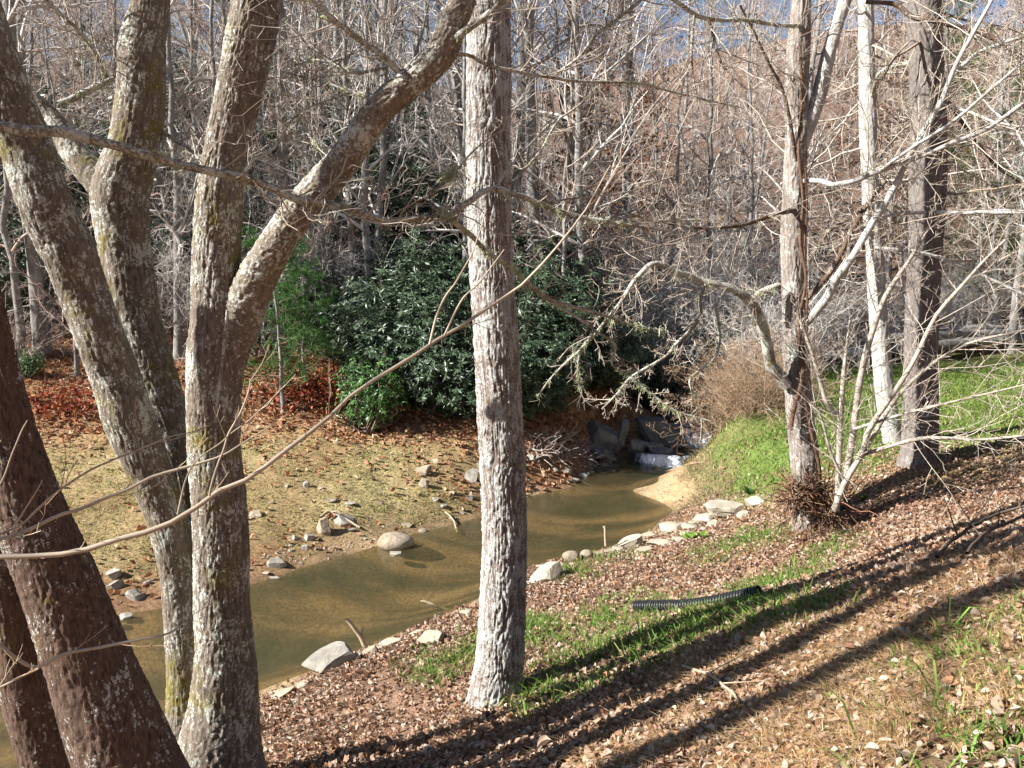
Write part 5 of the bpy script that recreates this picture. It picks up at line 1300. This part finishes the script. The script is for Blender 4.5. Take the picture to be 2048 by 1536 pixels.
# ------------------------------------------------------------------ grass
def grass(name, label, n, xr, yr, fn, h, pal, w=.006, lean=.5, cat='grass', tuft=1, curl=.6):
    x, y = scatter(n, xr, yr, fn)
    if tuft > 1:
        x = np.repeat(x, tuft) + rng.normal(0, .022, len(x) * tuft); y = np.repeat(y, tuft) + rng.normal(0, .022, len(y) * tuft)
    m_ = len(x)
    p = np.c_[x, y, hz(x, y) - .005]
    d = norm(np.c_[rng.normal(0, lean, (m_, 2)), np.ones(m_)])
    hh = h * rng.uniform(.45, 1.25, (m_, 1))
    bend = norm(np.c_[d[:, :2], -.15 * np.ones(m_)])
    side = norm(np.c_[rng.normal(size=(m_, 2)), np.zeros(m_)]) * w * rng.uniform(.7, 1.3, (m_, 1))
    p1 = p + d * hh * .55; p2 = p + d * hh * .85 + bend * hh * curl * .55
    V = np.stack([p - side, p + side, p1 - side * .8, p1 + side * .8, p2], 1)
    bs = np.arange(m_)[:, None] * 5
    pal = np.asarray(pal); col = pal[rng.integers(0, len(pal), m_)] * (1 + rng.normal(0, .2, (m_, 1)))
    b = Buf(); b.add(V, quads=bs + np.array([0, 1, 3, 2]), tris=bs + np.array([2, 3, 4]), col=np.repeat(np.clip(col, .01, .9), 5, 0))
    print(name, m_)
    return tag(b.build(name, M['grass'], None, False), label, cat, kind='stuff')
GRP = [[.13, .26, .035], [.16, .31, .045], [.10, .19, .035], [.22, .32, .07], [.24, .24, .08]]
nrm2 = lambda x, y, s: np.clip(.55 + 1.1 * fbm(np.c_[x * 1.6, y * 1.6, 0 * x], s, 3), 0, 1)
grass('grass', 'green grass tufts on the near bank', 70000, (-2, 8), (2.2, 11), lambda x, y: field(GREEN, x, y) * nrm2(x, y, 81) * (hz(x, y) > .04) * frus(x, y), .13, GRP, .0042, .7, tuft=5)
grass('lawn_grass', 'bright green mown lawn grass behind the right-hand trees', 120000, (3.2, 20), (9.5, 25), lambda x, y: field(LAWN, x, y) * np.clip(.35 + nrm2(x, y, 82), 0, 1) * (hz(x, y) > .2) * frus(x, y) * ~far_side(x, y), .10, [[.15, .26, .04], [.12, .21, .035], [.2, .29, .06], [.3, .3, .1]], .010, .6)
grass('short_grass', 'short yellowish grass on the far bank', 150000, (-12, 2), (8.5, 16), lambda x, y: field(FARGRASS, x, y) * nrm2(x, y, 83) * (hz(x, y) > .06) * far_side(x, y), .055, [[.36, .33, .12], [.26, .28, .08], [.42, .37, .17], [.2, .22, .06]], .007, .9)
grass('dry_grass', 'curled straw-coloured dry grass on the near slope', 100000, (-.5, 6.5), (2.2, 8), lambda x, y: np.maximum(np.clip(field(DRY, x, y) * 1.2, 0, 1), .10) * np.clip(nrm2(x, y, 84) + .2, 0, 1) * np.clip(8 / (y + 1) - .5, .12, 1) * (hz(x, y) > .1) * frus(x, y) * ~far_side(x, y) * (1 - field(LAWN, x, y)), .09, [[.58, .40, .20], [.48, .30, .14], [.64, .48, .28], [.38, .22, .11]], .0022, 1.5, tuft=4, curl=1.3)
x0, y0 = hit(1440, 990)[:2]
grass('hanging_grass', 'dead grass hanging over the edge of the sand bar', 3400, (2.9, 4.0), (11.4, 15.5), lambda x, y: (hz(x, y) > .22) * (hz(x, y) < .62) * .8, .24, [[.38, .29, .17], [.3, .22, .12], [.42, .34, .2]], .005, 1.3, curl=1.2)
# coarse arching blades
grass('long_grass', 'long arching green blades beside the oak shadow', 900, (0, 4), (2.6, 8), lambda x, y: field(GREEN, x, y) * .5, .3, GRP, .005, .8, tuft=3, curl=.9)

# broad-leaved weeds: a handful of single plants
def weed(px, py, s, label, pal, n=7):
    p = hit(px, py); p[2] = hz(p[0], p[1])
    b = Buf(); a = np.arange(n) * 2.4; dirs = norm(np.c_[np.cos(a), np.sin(a), rng.uniform(.3, .8, n)])
    leaf_cards(b, p + dirs * s * .5, norm(np.cross(dirs, np.cross(np.array([0, 0, 1.]), dirs))), s, s * .62, pal, .2, dirs)
    c = np.stack([np.repeat(p[None], n, 0), p + dirs * s * .2], 1); tubes(b, c, np.full((n, 2), .003), 4, (.12, .18, .05))
    return tag(b.build('weed', M['grass'], None, False, tuple(float(v) for v in p)), label, 'plant')
LG = [[.22, .34, .06], [.17, .3, .05]]
weed(1665, 1405, .05, 'small yellow-green seedling on the leafy slope', LG); weed(1380, 1080, .16, 'broad green dock leaves by the pale shore stones', LG, 9); weed(1405, 1078, .12, 'second dock plant by the pale shore stones', LG)
weed(1925, 1250, .04, 'tiny green seedling in straw below the dark twigs', LG); weed(1915, 1050, .05, 'tiny green plant high on the leafy bank', LG); weed(1500, 990, .14, 'dark green leafy clump beside the white slab', [[.05, .12, .03], [.07, .15, .03]], 16); weed(1725, 1000, .10, 'leafy green weed at the foot of the bare sapling', LG, 12)
# single larger fallen leaves one can pick out
n = 0
for px, py in [(800, 1500), (760, 1440), (690, 1440), (640, 1480), (1190, 1440), (1230, 1470), (1420, 1470), (1500, 1440), (1560, 1350), (1620, 1460), (1700, 1310), (1760, 1350), (1830, 1470), (1900, 1380), (1960, 1330), (2000, 1420), (1330, 1400), (1280, 1420), (600, 1430), (880, 1490), (930, 1510), (1090, 1500), (1950, 1240), (1860, 1220), (1740, 1200), (1480, 1290), (2010, 1490), (1340, 1505), (1460, 1515), (1120, 1470)]:
    p = hit(px, py); p[2] = hz(p[0], p[1]) + .03
    b = Buf(); nr = normals(np.array([p[0]]), np.array([p[1]])) + rng.normal(0, .35, (1, 3))
    leaf_full(b, p[None], nr, .075, .052, [[.40, .20, .11], [.45, .31, .22], [.33, .16, .10], [.5, .38, .3]], .5)
    tag(b.build('fallen_leaf', M['leaf'], None, False, tuple(float(v) for v in p)), 'large curled dry leaf lying loose on the near bank litter', 'leaf', 'large loose leaves on the near bank')
# gravel at the waterline
b = Buf(); oct_v = np.array([[1, 0, 0], [-1, 0, 0], [0, 1, 0], [0, -1, 0], [0, 0, 1], [0, 0, -1]], float); oct_f = np.array([[0, 2, 4], [2, 1, 4], [1, 3, 4], [3, 0, 4], [2, 0, 5], [1, 2, 5], [3, 1, 5], [0, 3, 5]])
x, y_ = scatter(26000, (-9, 5), (5, 17), lambda x, y: np.exp(-((hz(x, y) - .09) / .07) ** 2) * np.clip(.3 + 1.2 * fbm(np.c_[x * 1.3, y * 1.3, 0 * x], 91, 2), 0, 1))
m_ = len(x); s = rng.uniform(.008, .035, (m_, 1, 1)) * rng.uniform(.6, 1.3, (m_, 1, 3)) * np.array([1, 1, .6])
V = oct_v[None] * s * (1 + rng.normal(0, .15, (m_, 6, 1))) + np.c_[x, y_, hz(x, y_)][:, None]
col = np.array([[.35, .29, .22], [.28, .25, .22], [.45, .38, .3], [.25, .18, .12]])[rng.integers(0, 4, m_)]
b.add(V, tris=(np.arange(m_)[:, None, None] * 6 + oct_f[None]).reshape(-1, 3), col=np.repeat(col, 6, 0))
tag(b.build('gravel', M['twig'], None, False), 'loose gravel along both shores', 'gravel', kind='stuff')
print('tris', sum(len(m_.polygons) for m_ in bpy.data.meshes), len(bpy.data.objects))
